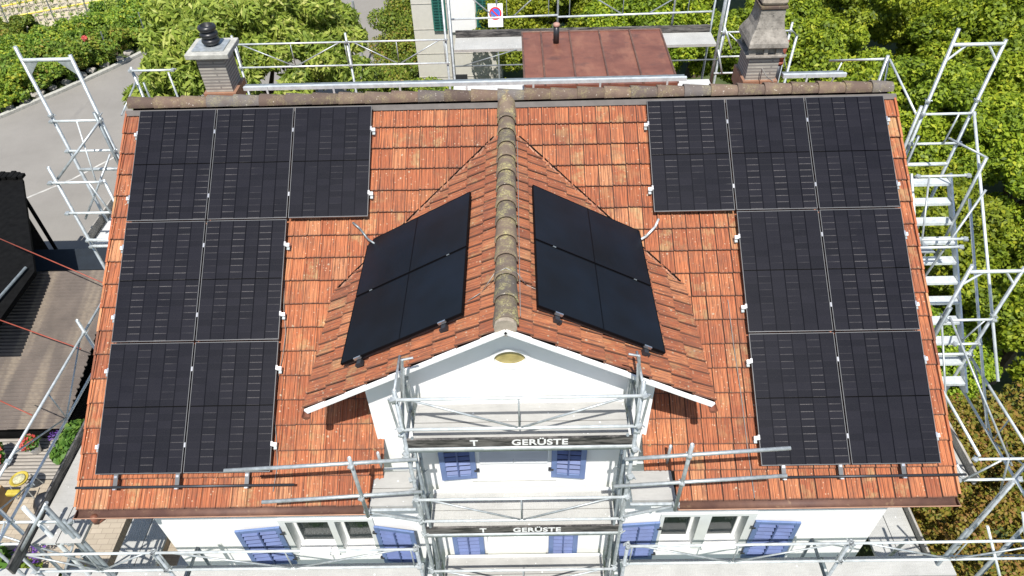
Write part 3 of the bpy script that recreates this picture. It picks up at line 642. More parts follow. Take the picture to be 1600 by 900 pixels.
# curved old chimney
ch = MB(); xc = 9.36; x0, x1, ya, yb = 9.14, 9.60, 5.16, 5.66
uvbox(ch, (x0, ya, 1.9), (x1, yb, 3.06), 1); chR = ch.build('stone_chimney', MT['brick'], house)
chR['label'] = 'tall weathered grey chimney with a waisted flared hood'
m = MB(); yc = (ya+yb)/2
def sq(hx, hy, z): return [(xc-hx, yc-hy, z), (xc+hx, yc-hy, z), (xc+hx, yc+hy, z), (xc-hx, yc+hy, z)]
m.loft([sq(.24, .255, 3.05), sq(.295, .31, 3.065), sq(.295, .31, 3.09)])
m.loft([sq(.20, .22, 3.09), sq(.20, .22, 3.20)])
for fx in (-1, 1):
    for fy in (-1, 1): m.box((xc+fx*.20-.05, yc+fy*.22-.05, 3.09), (xc+fx*.20+.05, yc+fy*.22+.05, 3.205))
m.box((xc-.03, yc-.275, 3.09), (xc+.03, yc+.275, 3.205))
m.loft([sq(.27, .31, 3.205), sq(.295, .33, 3.23), sq(.29, .325, 3.29), sq(.265, .275, 3.37), (sq(.215, .225, 3.47)), sq(.19, .20, 3.58), sq(.18, .19, 3.68), sq(.18, .19, 3.74)])
m.build('chimney_hood', MT['wstone'], chR)
m = MB(); m.loft([sq(.18, .19, 3.745), sq(.20, .21, 3.76), sq(.20, .21, 3.80)]); m.build('clay_collar', MT['ridge'], chR, bevel=.008)
m = MB(); m.loft([sq(.17, .18, 3.80), sq(.19, .20, 3.85), sq(.185, .195, 3.92), sq(.12, .14, 3.98)]); m.build('mortar_top', MT['mortar'], chR, bevel=.03)
m = MB(); m.box((x0-.04, ya-.05, 2.42), (x1+.03, yb+.04, 2.68)); m.build('copper_flashing', MT['copper_lip'], chR)
m = MB().path([(9.36, 5.12, 2.70), (9.34, 5.10, 2.9), (9.37, 4.9, 2.86), (9.37, 4.62, 2.93)], .008, 5); m.build('earth_wire', MT['wire'], chR)
vp = MB().tube((9.86, 5.8, 2.05), (9.86, 5.8, 2.62), .05, 14); vpo = vp.build('soil_vent_pipe', MT['blackst'], house, True)
MB().tube((9.86, 5.8, 2.625), (9.875, 5.8, 3.02), .056, 14).build('brown_pipe_end', MT['brown'], vpo, True)
MB().tube((9.86, 5.8, 2.62), (9.86, 5.8, 2.67), .06, 14).build('pipe_collar', MT['brown'], vpo, True)
# gable wires (lightning conductor)
def surf(u, v, h=.0): return Vector((u, 0, 0))+eV*v-nM*(OFF-.03-h)
m = MB(); m.path([surf(2.28, 2.6)]+[surf(2.30+.05*sin(k*1.3), 2.2-k*.35) for k in range(8)], .005, 5); m.build('lightning_wire', MT['wire'], house)
m = MB(); m.path([surf(8.44, 2.2), surf(8.46, 1.6), surf(8.50, .9), surf(8.52, .2), surf(8.55, -.42)], .005, 5); m.build('lightning_wire', MT['wire'], house)
m = MB(); m.path([Vector((XR+.16, .3+k*.5, 2.50+.01*(k % 2))) for k in range(8)], .005, 5); m.build('lightning_wire', MT['wire'], house)

# ------------------------------------------------------------------ solar panels
PW, PH, G = 1.134, 1.722, .022
def panel(O, eu, ev, n_, label, group, dark):
    root = thing('solar_panel', label, 'solar panel', tuple(O+eu*PW/2), group)
    f = MB(); w_ = .009; h0, h1 = -.035, .0
    f.fbox(O, eu, ev, n_, (0, 0, h0), (w_, PH, h1)); f.fbox(O, eu, ev, n_, (PW-w_, 0, h0), (PW, PH, h1))
    (MB().fbox(O, eu, ev, n_, (0, -.0015, h0), (PW, -.0005, h1-.001)).build('edge_reflection', MT['edge'], root) if 'row panel' in label and not label.startswith('bottom') else None); f.fbox(O, eu, ev, n_, (w_, 0, h0), (PW-w_, w_, h1)); f.fbox(O, eu, ev, n_, (w_, PH-w_, h0), (PW-w_, PH, h1))  # pale strip paints the reflection on the lower frame face
    f.build('frame', MT['frame_b'] if dark else MT['frame_s'], root)
    g = MB(); P = [O+eu*a+ev*b+n_*-.003 for a, b in ((w_, w_), (PW-w_, w_), (PW-w_, PH-w_), (w_, PH-w_))]
    Q = [p-n_*.006 for p in P]
    g.add(P+Q, [(0, 1, 2, 3), (7, 6, 5, 4)], [(0, 0), (1, 0), (1, 1), (0, 1)]*2); g.build('glass', MT['black'] if dark else MT['cells'], root)
    b = MB(); b.fbox(O, eu, ev, n_, (w_, w_, -.03), (PW-w_, PH-w_, -.024)); b.build('backsheet', MT['frame_b'], root)
    return root
def clamp(root, O, eu, ev, n_, u, v, side):
    c = MB(); c.fbox(O, eu, ev, n_, (u-(.012 if side else .010), v-.03, -.03), (u+(.012 if side else .010), v+.03, .006))
    o = c.build('clamp', MT['steel'], root)
    if side:
        c = MB(); c.fbox(O, eu, ev, n_, (u+(.0 if side > 0 else -.055), v-.035, -.075), (u+(.055 if side > 0 else 0), v+.015, -.020)); c.build('rail_end', MT['zinc_l'], root)
        c = MB(); c.fbox(O, eu, ev, n_, (u+(.012 if side > 0 else -.052), v-.075, -.13), (u+(.052 if side > 0 else -.012), v-.03, -.055)); c.build('roof_hook', MT['zinc_d'], root)
rown = ['bottom', 'middle', 'top']
sx_, sy2 = PW+G, PH+G
for r in range(3):
    for c in range(3 if r == 2 else 2):
        O = Vector((c*sx_, 0, 0))+eV*(r*sy2)
        cn = ['beside the roof edge', 'second from the edge', 'third from the edge'][c]
        p = panel(O, X_, eV, nM, f'{rown[r]} row panel of the left solar field, {cn}', 'solar panels on the left of the main roof', False)
        last = (c == (2 if r == 2 else 1))
        for vv in (.36, 1.36):
            if c == 0: clamp(p, O, X_, eV, nM, 0, vv, -1)
            clamp(p, O, X_, eV, nM, PW if last else PW+G/2, vv, 1 if last else 0)
W_ = 10.938
for r in range(3):
    for c in range(3 if r == 2 else 2):
        O = Vector((W_-PW-c*sx_, 0, 0))+eV*(r*sy2-.019)
        cn = ['beside the roof edge', 'second from the edge', 'third from the edge'][c]
        p = panel(O, X_, eV, nM, f'{rown[r]} row panel of the right solar field, {cn}', 'solar panels on the right of the main roof', False)
        last = (c == (2 if r == 2 else 1))
        for vv in (.36, 1.36):
            if c == 0: clamp(p, O, X_, eV, nM, PW, vv, 1)
            clamp(p, O, X_, eV, nM, 0 if last else -G/2, vv, -1 if last else 0)
for sd_, tl, yl, nm in ((-1, .559, .471, 'left'), (1, .408, .498, 'right')):
    e_dn = Vector((sd_*cos(BE), 0, -sin(BE))); n_ = Vector((sd_*sin(BE), 0, cos(BE)))
    for k in range(2):
        O = Vector((XR, yl+k*sx_, ZR))+e_dn*(tl+PH)
        p = panel(O, Y_, -e_dn, n_, f'plain black solar panel on the {nm} slope of the gable, ' + ('nearer the white front' if k == 0 else 'nearer the main ridge'), 'solar panels on the gable roof', True)
        for vv in (.25, 1.45):
            (MB().fbox(O, Y_, -e_dn, n_, (PW+G/2-.008, vv-.02, -.03), (PW+G/2+.008, vv+.02, .004)).build('clamp', MT['zinc_d'], p) if k == 0 else None)
            if k == 0:
                cc = MB(); cc.fbox(O, Y_, -e_dn, n_, (-.015, vv-.05, -.03), (.004, vv+.05, .006)); cc.build('clamp', MT['steel'], p)
                cc = MB(); cc.fbox(O, Y_, -e_dn, n_, (-.07, vv-.03, -.10), (.0, vv+.03, -.04)); cc.fbox(O, Y_, -e_dn, n_, (-.055, vv-.075, -.13), (-.02, vv-.031, -.07)); cc.build('rail_end', MT['blackst'], p)
        if k == 0:
            cc = MB(); cc.fbox(O, Y_, -e_dn, n_, (.02, .05, -.075), (.06, PH-.05, -.037)); cc.build('mounting_rail', MT['blackst'], p)

# snow guards below the panels
for (xa, xb, bx, nm) in ((-.23, 2.62, (.27, 1.08, 1.99), 'left'), (8.90, 11.23, (8.93, 9.66, 10.46), 'right')):
    t = thing('snow_guard', f'dark snow guard tube on brackets along the {nm} eave below the solar panels', 'snow guard', ((xa+xb)/2, -.2, -.2), 'snow guards above the gutter')
    MB().tube(Vector((xa, 0, 0))+eV*-.165+nM*.0, Vector((xb, 0, 0))+eV*-.165, .017, 10).build('tube', MT['blackst'], t, True)
    for x in bx:
        b = MB(); b.fbox((x, 0, 0), X_, eV, nM, (-.028, -.15, -.028), (.028, .02, -.018)); b.fbox((x, 0, 0), X_, eV, nM, (-.028, -.20, -.09), (.028, -.145, -.015)); b.fbox((x, 0, 0), X_, eV, nM, (-.028, -.03, -.12), (.028, .02, -.03))
        b.build('bracket', MT['frame_s'], t)
        MB().fbox((x, 0, 0), X_, eV, nM, (-.02, -.20, -.014), (.02, -.185, .0)).build('bolt', MT['steel'], t); MB().fbox((x, 0, 0), X_, eV, nM, (-.018, -.05, -.017), (.018, -.02, -.008)).build('bolt', MT['steel'], t)
# conduits between the fields
def dpt(x, y, h=.03): return Vector((x, y, 2.516-.5503*abs(x-XR)+h))
o = MB().path([surf(3.22, 3.42, .03), surf(3.33, 3.32, .05), surf(3.45, 3.16, .06), dpt(3.60, 2.62, .07), dpt(3.72, 2.55, .06)], .016, 8).build('conduit', MT['zinc_d'], None, True); tag(o, 'short dark grey cable conduit crossing the left valley between solar panels', 'conduit')
o = MB().path([surf(7.56, 3.38, .03), surf(7.50, 3.26, .05), surf(7.36, 3.12, .05), surf(7.22, 3.04, .06), dpt(7.08, 2.62, .06), dpt(6.98, 2.60, .06)], .018, 8).build('conduit', MT['zinc_l'], None, True); tag(o, 'short white cable conduit curving across the right valley under a solar panel', 'conduit')
o = MB().path([dpt(4.75, .62), dpt(4.95, .74), dpt(5.15, .80), Vector((5.30, .86, 2.62)), Vector((5.43, .86, 2.70)), Vector((5.56, .86, 2.62)), dpt(5.66, .88), dpt(5.85, .86)], .005, 6).build('ridge_cable', MT['wire'], None, True); tag(o, 'thin grey cable running over the gable ridge between the two black panel fields', 'cable')

# aluminium beams lying behind the ridge
for (xa, xb, z, lab) in ((1.36, 8.2, 2.80, 'long aluminium beam lying behind the ridge between the two chimneys'), (9.66, 10.62, 2.82, 'shorter aluminium beam behind the ridge right of the stone chimney')):
    t = thing('aluminium_beam', lab, 'beam', ((xa+xb)/2, 5.05, 2.5), 'beams behind the ridge')
    yy = 5.03 if xa < 5 else 5.00
    MB().box((xa, yy, z-.045), (xb, yy+.05, z+.012)).build('profile', MT['zinc_l'], t)
    MB().box((xa-.0, yy+.055, z-.05), (xb-.02, yy+.13, z+.0)).build('dark_profile', MT['zinc_d'], t)
    x = xa+.35
    while x < xb:
        MB().box((x, yy-.012, z-.30), (x+.03, yy-.002, z+.02)).build('bracket', MT['zinc_l'], t); x += 1.03

# ------------------------------------------------------------------ scaffolding
RT = .0242
def T(par, nm, p, q, r=RT, mat='zinc', hollow=False):
    return MB().tube(p, q, r, 10, None, hollow).build(nm, MT[mat], par, False)
def smooth_(o):
    for p in o.data.polygons: p.use_smooth = len(p.vertices) == 4
    return o
cp_mesh = {}
def coupler(par, p, rot=0):
    key = 'c'
    if key not in cp_mesh:
        m = MB(); m.tube((0, 0, -.022), (0, 0, .022), .031, 8); m.tube((-.04, .0, 0), (.04, .0, 0), .012, 6); m.box((-.038, -.03, -.014), (.0, .034, .014)); m.tube((.035, -.05, 0), (.035, .05, 0), .008, 6)
        me = bpy.data.meshes.new('coupler'); me.from_pydata(m.v, [], m.f); me.materials.append(MT['zinc']); cp_mesh[key] = me
    o = bpy.data.objects.new('coupler', cp_mesh[key]); COL.objects.link(o); o.parent = par; o.location = Vector(p)-ORG[par.name]; o.rotation_euler = (0, 0, rot); ORG[o.name] = Vector(p)
def deck(par, a, b, z, n, axis, mat, th=.06):
    """n planks side by side; a, b opposite corners in x, y"""
    (x0, y0), (x1, y1) = a, b
    for i in range(n):
        m = MB()
        if axis == 'x': yy0 = y0+(y1-y0)*i/n+.006; yy1 = y0+(y1-y0)*(i+1)/n-.006; m.box((x0, yy0, z-.012), (x1, yy1, z)); m.box((x0, yy0, z-th), (x1, yy0+.012, z-.0121)); m.box((x0, yy1-.012, z-th), (x1, yy1, z-.0121)); 
        else: xx0 = x0+(x1-x0)*i/n+.006; xx1 = x0+(x1-x0)*(i+1)/n-.006; m.box((xx0, y0, z-.012), (xx1, y1, z)); m.box((xx0, y0, z-th), (xx0+.012, y1, z-.0121)); m.box((xx1-.012, y0, z-th), (xx1, y1, z-.0121))
        m.build('deck_board', MT[mat], par)
def guard(par, p0, p1, z0, z1, mids=None, top='guard_rail'):
    """double guard rail between two points (x, y) with V bracing"""
    a0 = Vector((*p0, z0)); a1 = Vector((*p1, z0)); b0 = Vector((*p0, z1)); b1 = Vector((*p1, z1))
    T(par, 'guard_rail', b0, b1, .019, 'zinc_l'); T(par, 'guard_rail', a0, a1, .019, 'zinc_l')
    c = a0.lerp(a1, .5); T(par, 'guard_brace', b0.lerp(b1, .06), c, .013); T(par, 'guard_brace', b0.lerp(b1, .94), c, .013)
    for k in (.02, .5, .98): T(par, 'guard_post', a0.lerp(a1, k), b0.lerp(b1, k), .010)
    for p in (a0, a1, b0, b1): coupler(par, p, random.uniform(0, 3))
def text(s_, loc, size, par, mat, bold=True):
    cu = bpy.data.curves.new('t', 'FONT'); cu.body = s_; cu.size = size; cu.extrude = .001; cu.offset = .004 if bold else 0; cu.space_character = 1.05
    o = bpy.data.objects.new('t', cu); COL.objects.link(o); bpy.context.view_layer.update()
    dg = bpy.context.evaluated_depsgraph_get(); me = bpy.data.meshes.new_from_object(o.evaluated_get(dg)); bpy.data.objects.remove(o)
    me.materials.clear(); me.materials.append(mat); ob = bpy.data.objects.new('lettering', me); COL.objects.link(ob); ob.parent = par
    rg = par
    ob.location = Vector(loc)-ORG[par.name]; ob.rotation_euler = (R(90), 0, 0); return ob

# --- front scaffold
fs = thing('front_scaffold', 'galvanised scaffold across the white front with lettered toe boards before the gable', 'scaffold', (5.5, -.6, GZ))
PX = (4.22, 6.88)
YO, YI = -.36, .24
for i, x in enumerate(PX):
    T(fs, 'standard', (x, YO, GZ), (x-.02*(1 if i else -1), YO, 2.10+.06*i), RT, 'zinc', True); T(fs, 'standard', (x, YI, GZ), (x, YI, 1.35), RT, 'zinc')
    s = -1 if i == 0 else 1
    T(fs, 'standard', (x-s*.10, YO+.02, -7), (x-s*.10, YO+.02, 1.2), .019, 'zinc_d')
    for z in (1.0, -1.05, -3.05): T(fs, 'transom', (x, YO, z), (x, YI, z), RT, 'zinc')
    for z in (2.0, 1.5, .5, -.05): T(fs, 'end_rail', (x, YO, z), (x, YI-.02, z-.02), .016, 'zinc')
    T(fs, 'end_brace', (x, YO, -.9), (x, YI, .8), .016, 'zinc_d'); T(fs, 'end_brace', (x, YO, -2.9), (x, YI, -1.2), .016, 'zinc_d')
    for z in (1.92, 1.30, .92, .35, -.12, -.55, -1.0, -2.0, -2.5): coupler(fs, (x, YO, z), z)
    for z in (.9, .2, -1.0, -.4, -1.6, -2.2): coupler(fs, (x, YI, z), z*2)
    # wind-bent hook tube over the verge
    hx = x+s*-.00+(.10 if i == 0 else -.05)
    T(fs, 'hook_tube', (hx-s*-.04*0-(.10 if i == 0 else -.10), -.05, 1.55), (hx, -.10, 2.28), .017, 'zinc'); T(fs, 'hook_tube', (hx, -.10, 2.28), (hx+(.12 if i == 0 else -.11), -.09, 2.30), .013, 'zinc')
    T(fs, 'hook_brace', (x-s*.02, YO+.02, 1.35), (hx, -.10, 2.15), .012, 'zinc'); T(fs, 'hook_brace', (x+s*.06, YO, 1.95), (x+s*.02, YO, 1.25), .014, 'zinc')
    bx = MB().box((x-.04, YI-.05, .95), (x+.04, YI+.04, 1.55)); bx.build('head_plate', MT['zinc'], fs)
zdk = {1.05: 'deckp', -1.00: 'decka', -3.00: 'deckp'}
for z, mt in zdk.items():
    deck(fs, (4.30, -.30), (6.82, .24), z, 2, 'x', mt)
    guard(fs, (PX[0], YO-.03), (PX[1], YO-.03), z+.38, z+.92)
    for yy in (-.335,):
        tb = MB().box((4.25, yy-.028, z-.02), (6.86, yy, z+.135)); tbo = tb.build('toe_board', MT['toe'], fs)
        MB().box((4.25, yy-.034, z-.105), (6.86, yy+.02, z-.022)).build('ledger', MT['zinc_l'], fs)
        if z > -2:
            dx = 0 if z > 0 else .03
            text('T', (4.98+dx*0, yy-.031, z+.014), .15, tbo, MT['text']); text('GERÜSTE', (5.455-(dx > 0)*.03, yy-.031, z+.014), .152, tbo, MT['text'])
    tbi = MB().box((4.30, .245, z-.02), (6.82, .27, z+.05)); tbi.build('inner_board', MT['white'], fs)
# side consoles between gable and eave
for s, xa, xb, xp, tA, tB in ((-1, 3.62, 4.17, 3.60, (2.12, 4.36), (2.37, 4.34)), (1, 6.95, 7.50, 7.48, (6.74, 8.63), (6.66, 8.73))):
    zc = -.17 if s < 0 else -.12
    deck(fs, (xa, -.42), (xb, .09 if s < 0 else .01), zc, 2, 'x', 'deckp')
    T(fs, 'console_tube', (xa-.03, -.44, zc-.05), (xb+.04, -.44, zc-.05), RT, 'zinc'); T(fs, 'console_tube', (xa-.03, .11, zc+.03), (xb+.04, .11, zc+.03), .016, 'zinc_l')
    T(fs, 'console_brace', (xp, -.46, zc-.07), (PX[0] if s < 0 else PX[1], -.40, zc-.42), .02, 'zinc')
    T(fs, 'standard', (xp, -.50, zc-.10), (xp, -.50, 1.06 if s < 0 else 1.22), RT, 'zinc', True)
    T(fs, 'standard', (xp+(.12 if s < 0 else -.02), .10, zc), (xp+(.12 if s < 0 else -.02), .10, zc+.42), .02, 'zinc', True)
    zt = (.90, .19) if s < 0 else (1.01, .43)
    for (u0, u1), z in ((tA, zt[0]), (tB, zt[1])):
        T(fs, 'guard_tube', (u0, -.53, z-.02), (u1, -.45, z+.03), RT*1.0, 'zinc', True); coupler(fs, (xp, -.51, z), 1.2); coupler(fs, (PX[0] if s < 0 else PX[1], -.42, z), .4)
    coupler(fs, (xp, -.48, zc), 0)
# eaves-height long run
YG = -.60
posts = (-1.18, .65, 4.14, 6.94, 9.86, 12.9)
for i, x in enumerate(posts):
    T(fs, 'standard', (x, YG, GZ), (x, YG, -.90), RT, 'zinc', True); T(fs, 'standard', (x, YG+.62, GZ), (x, YG+.62, -2.1), RT, 'zinc_d')
    for z in (-.93, -1.43, -2.05): coupler(fs, (x, YG, z), z+i)
    T(fs, 'transom', (x, YG-.36, -2.07), (x, YG+.62, -2.07), RT, 'zinc_d')
    if i < len(posts)-1:
        x2 = posts[i+1]
        if i == 2: continue
        guard(fs, (x, YG-.02), (x2, YG-.02), -1.43, -.93)
        x2d = min(x2, 11.75)
        deck(fs, (x+.05, -.575), (x2d-.04, -.28), -2.03, 1, 'x', 'decka'); deck(fs, (x+.05, -.95), (x2d-.04, -.645), -2.03, 1, 'x', 'deckw')
        T(fs, 'ledger', (x, YG+.36, -2.14), (x2, YG+.36, -2.14), .013, 'zinc')
deck(fs, (-3.2, -.575), (-1.25, -.28), -2.03, 1, 'x', 'decka')

# --- side scaffolds
def frame(par, y, xi, xo, ztop, zlow=GZ, gus='plate', top_off=.12):
    for x, zz in ((xi, ztop+(.0)), (xo, ztop+top_off*.3)):
        T(par, 'standard', (x, y, zlow), (x, y, zz), RT*1.05, 'zinc')
    zt = ztop-.06; T(par, 'transom', (xi, y, zt), (xo, y, zt), RT*1.05, 'zinc_l')
    d = 1 if xo > xi else -1
    for x, e in ((xi, d), (xo, -d)):
        if gus == 'plate': MB().poly([(x, y-.012, zt-.02), (x+e*.21, y-.012, zt-.02), (x, y-.012, zt-.24)], .012, (0, 1, 0)).build('corner_plate', MT['zinc'], par)
        else: T(par, 'corner_brace', (x, y, zt-.24), (x+e*.20, y, zt-.01), .016, 'zinc_l')
    coupler(par, (xi, y, ztop-.9)); coupler(par, (xo, y, ztop-.9), 1)
def rails_x(par, y, xi, xo, zs, r=.019):
    for z in zs: T(par, 'end_rail', (xi, y, z), (xo, y, z), r, 'zinc_l'); coupler(par, (xi, y, z), .5); coupler(par, (xo, y, z), 1.5)
def rails_y(par, x, y0, y1, zs, r=.019, br=True):
    for z in zs: T(par, 'guard_rail', (x, y0, z), (x, y1, z), r, 'zinc_l')
    if br and len(zs) > 1:
        ym = (y0+y1)/2; T(par, 'guard_brace', (x, y0+.1, zs[1]), (x, ym, zs[0]), .012); T(par, 'guard_brace', (x, y1-.1, zs[1]), (x, ym, zs[0]), .012)
        for k in (y0+.04, ym, y1-.04): T(par, 'guard_post', (x, k, zs[0]), (x, k, zs[1]), .010)
        for z in zs: coupler(par, (x, y0, z)); coupler(par, (x, y1, z), 1)

ls = thing('side_scaffold', 'galvanised scaffold stepping up the left gable beside the asphalt road', 'scaffold', (-.75, 3.5, GZ), 'scaffolds at the gable ends')
frame(ls, 4.06, -.42, -1.10, 3.84, GZ, 'plate', .45)
T(ls, 'standard', (-.44, 4.02, 1.0), (-.44, 4.02, 3.0), RT, 'zinc_d')
rails_x(ls, 4.04, -.42, -1.12, (2.86, 2.36)); T(ls, 'transom', (-.42, 4.06, 2.02), (-1.10, 4.06, 2.02), RT*1.1, 'zinc'); T(ls, 'end_brace', (-.42, 4.0, 2.86), (-1.12, 3.55, 2.2), .018, 'zinc')
T(ls, 'end_brace', (-.45, 3.95, 2.35), (-1.0, 3.5, 1.5), .016); T(ls, 'end_brace', (-.75, 4.02, 2.86), (-.62, 3.6, 2.1), .011, 'zinc_l')
T(ls, 'standard', (-1.12, 3.5, GZ), (-1.12, 3.5, 2.44), RT, 'zinc', True); T(ls, 'standard', (-.42, 3.5, GZ), (-.42, 3.5, 2.2), RT, 'zinc', True)
rails_x(ls, 3.48, -.45, -1.20, (2.18, 1.63)); rails_x(ls, 3.46, -.42, -1.10, (1.12, 1.0), .024)
T(ls, 'end_brace', (-.62, 3.45, 2.18), (-.45, 3.45, 1.2), .014)
deck(ls, (-1.12, 3.50), (-.32, 6.2), 1.02, 2, 'y', 'deckw'); MB().box((-1.16, 3.50, 1.0), (-1.135, 6.2, 1.17)).build('toe_board', MT['stone'], ls)
# lower bay
for y in (2.38, -.42):
    T(ls, 'standard', (-1.10, y, GZ), (-1.10, y, .46 if y > 0 else .30), RT, 'zinc', True); T(ls, 'standard', (-.40, y, GZ), (-.40, y, -.4), RT, 'zinc_d'); T(ls, 'transom', (-.4, y, -.92), (-1.1, y, -.92), RT)
T(ls, 'handrail', (-1.10, -1.3, .17), (-1.10, 3.05, .20), .019, 'zinc_l'); T(ls, 'handrail', (-1.10, -1.3, -.40), (-1.10, 2.4, -.40), .019, 'zinc_l')
T(ls, 'guard_brace', (-1.1, 2.2, .18), (-1.1, 1.2, -.38), .012); T(ls, 'guard_brace', (-1.1, .2, .18), (-1.1, 1.2, -.38), .012); T(ls, 'guard_post', (-1.1, 1.2, -.4), (-1.1, 1.2, .18), .01); T(ls, 'guard_brace', (-1.1, .1, -.38), (-1.1, -1.0, .16), .012)
for y in (2.38, .1, -.42): coupler(ls, (-1.1, y, .18)); coupler(ls, (-1.1, y, -.4), 1)
deck(ls, (-1.03, -.50), (-.34, 2.6), -.86, 2, 'y', 'deckp'); MB().box((-1.08, -.9, -.90), (-1.045, 2.6, -.72)).build('toe_board', MT['toe'], ls)
deck(ls, (-1.03, -.50), (-.34, 2.6), -2.9, 2, 'y', 'decka'); deck(ls, (-1.03, -.50), (-.34, 2.6), -4.9, 2, 'y', 'decka')
# front-left corner
T(ls, 'standard', (-.47, -.42, GZ), (-.47, -.42, -.05), RT*1.1, 'zinc_d'); T(ls, 'standard', (-.60, -.36, -2.6), (-.60, -.36, -.3), .02, 'zinc_d'); T(ls, 'standard', (-.79, -.40, -4), (-.79, -.40, -.10), RT*1.2, 'zinc_l', True)
T(ls, 'end_rail', (-.46, -.38, -.02), (-1.15, -.66, -.92), .022, 'zinc'); 
rails_x(ls, -.40, -.35, -2.4, (-.47,), .019); rails_x(ls, -.40, -.62, -2.4, (-1.06,), .019)
T(ls, 'standard', (-1.75, -.4, GZ), (-1.75, -.4, -.2), .022); T(ls, 'end_brace', (-1.2, -.42, -.45), (-2.2, -.42, -1.9), .014); T(ls, 'end_brace', (-.6, -.42, -1.1), (-1.4, -.42, -2.4), .016); T(ls, 'end_brace', (-.4, -.45, -1.7), (-1.6, -.45, -.5), .014)
for z in (-.9, -1.3, -1.7, -2.1): T(ls, 'peg', (-.47, -.42, z), (-.56, -.50, z), .009, 'zinc_d')
# rear half of the left gable
T(ls, 'standard', (-1.12, 6.55, GZ), (-1.12, 6.55, 2.46), RT*1.1, 'zinc', True); T(ls, 'standard', (-.45, 6.45, .5), (-.45, 6.45, 2.40), .018, 'zinc'); T(ls, 'standard', (-.98, 6.5, 1.2), (-.98, 6.5, 2.2), .018, 'zinc_d')
rails_x(ls, 6.5, -1.12, -.38, (2.42, 1.88)); T(ls, 'guard_brace', (-1.12, 6.5, 2.2), (-1.25, 5.9, 1.9), .016); T(ls, 'transom', (-1.12, 6.5, 1.82), (-.4, 6.5, 1.82), RT)

rs = thing('side_scaffold', 'galvanised scaffold with an aluminium stair on the right gable against the green trees', 'scaffold', (11.85, 3.0, GZ), 'scaffolds at the gable ends')
frame(rs, 4.17, 12.20, 11.50, 3.70, GZ, 'brace', .55)
T(rs, 'standard', (11.40, 4.12, .6), (11.40, 4.12, 2.75), RT, 'zinc'); T(rs, 'standard', (11.50, 4.05, .2), (11.50, 4.05, 2.3), .02, 'zinc_d')
rails_x(rs, 4.15, 11.5, 12.22, (2.60, 2.10)); T(rs, 'transom', (11.45, 4.17, 1.72), (12.2, 4.17, 1.72), RT*1.2, 'zinc_l'); T(rs, 'end_brace', (12.0, 4.13, 2.6), (11.95, 4.1, 2.12), .014)
# stair
s0, s1 = Vector((11.62, 4.05, 1.62)), Vector((11.62, 1.55, -.60)); dx = Vector((.60, 0, 0))
for o_ in (Vector((0, 0, 0)), dx):
    m = MB(); d = (s1-s0).normalized(); n_ = X_.cross(d).normalized(); m.fbox(s0+o_, d, X_, n_, (0, -.015, -.05), ((s1-s0).length, .015, .06)); m.build('stair_stringer', MT['zinc_l'], rs)
for k in range(11):
    p = s0.lerp(s1, (k+.4)/11); MB().box((p.x+.02, p.y-.075, p.z-.03), (p.x+.58, p.y+.075, p.z+.012)).build('stair_tread', MT['zinc_l'], rs)
    
T(rs, 'handrail', (12.22, 4.15, 2.62), (12.22, 1.2, .10), .021, 'zinc_l'); T(rs, 'handrail', (12.22, 3.4, 1.62), (12.22, .9, -.58), .021, 'zinc_l')
T(rs, 'stair_brace', (11.78, 3.5, .9), (11.80, 1.6, -1.2), .016, 'zinc_l')
# mid deck seen beside the verge
deck(rs, (11.22, 2.75), (11.50, 4.1), 1.15, 1, 'y', 'deckp'); MB().poly([(11.2, 2.75, 1.16), (11.62, 2.75, 1.16), (11.2, 4.1, 1.16)], .02).build('deck_wedge', MT['zinc'], rs)
rails_x(rs, 3.55, 11.42, 12.15, (1.93,)); rails_x(rs, 2.75, 11.30, 11.95, (1.40, 1.25)); T(rs, 'standard', (12.2, 3.45, .3), (12.2, 3.45, 2.30), RT, 'zinc'); T(rs, 'end_brace', (12.2, 3.45, 2.30), (11.85, 3.9, 2.35), .016)
T(rs, 'end_brace', (12.15, 3.1, 2.0), (11.5, 2.6, .6), .018); T(rs, 'end_brace', (11.55, 3.5, 1.95), (11.45, 2.8, 1.1), .014)
frame(rs, 1.86, 12.20, 11.50, 1.64, GZ, 'brace', .2)
rails_x(rs, 1.84, 11.55, 12.22, (.68,)); rails_x(rs, 1.80, 11.85, 12.20, (.22,)); rails_x(rs, 1.84, 11.45, 12.2, (-.05,), .022); T(rs, 'end_brace', (11.95, 1.84, .22), (12.1, 1.84, .66), .013)
T(rs, 'standard', (11.5, 1.82, -2), (11.5, 1.82, .95), RT*1.1, 'zinc_d')
rails_y(rs, 12.22, -.42, 1.84, (-.62, -.10), .019)
rails_y(rs, 11.5, 0.1, 1.84, (-.55, -.05), .019, False)
T(rs, 'guard_brace', (11.58, 1.84, .75), (12.15, .2, -.45), .015); T(rs, 'guard_brace', (11.52, 1.84, .62), (11.62, .9, -.5), .014)
for x, z in ((12.22, -.02), (11.55, -.75)): pass
T(rs, 'standard', (12.22, .12, GZ), (12.22, .12, .02), RT*1.1, 'zinc', True); T(rs, 'standard', (12.17, .05, GZ), (12.17, .05, -.6), RT, 'zinc')
rails_x(rs, .10, 11.48, 12.28, (-.12, -.62)); T(rs, 'end_brace', (11.8, .08, -.12), (11.5, .08, -.6), .014); T(rs, 'end_brace', (11.9, .1, -.1), (12.15, .1, -.9), .014)
T(rs, 'standard', (12.22, -.42, GZ), (12.22, -.42, -.10), RT, 'zinc', True); T(rs, 'standard', (11.5, -.42, GZ), (11.5, -.42, -1.0), RT, 'zinc_d'); T(rs, 'standard', (12.9, -.58, GZ), (12.9, -.58, -.3), RT, 'zinc')
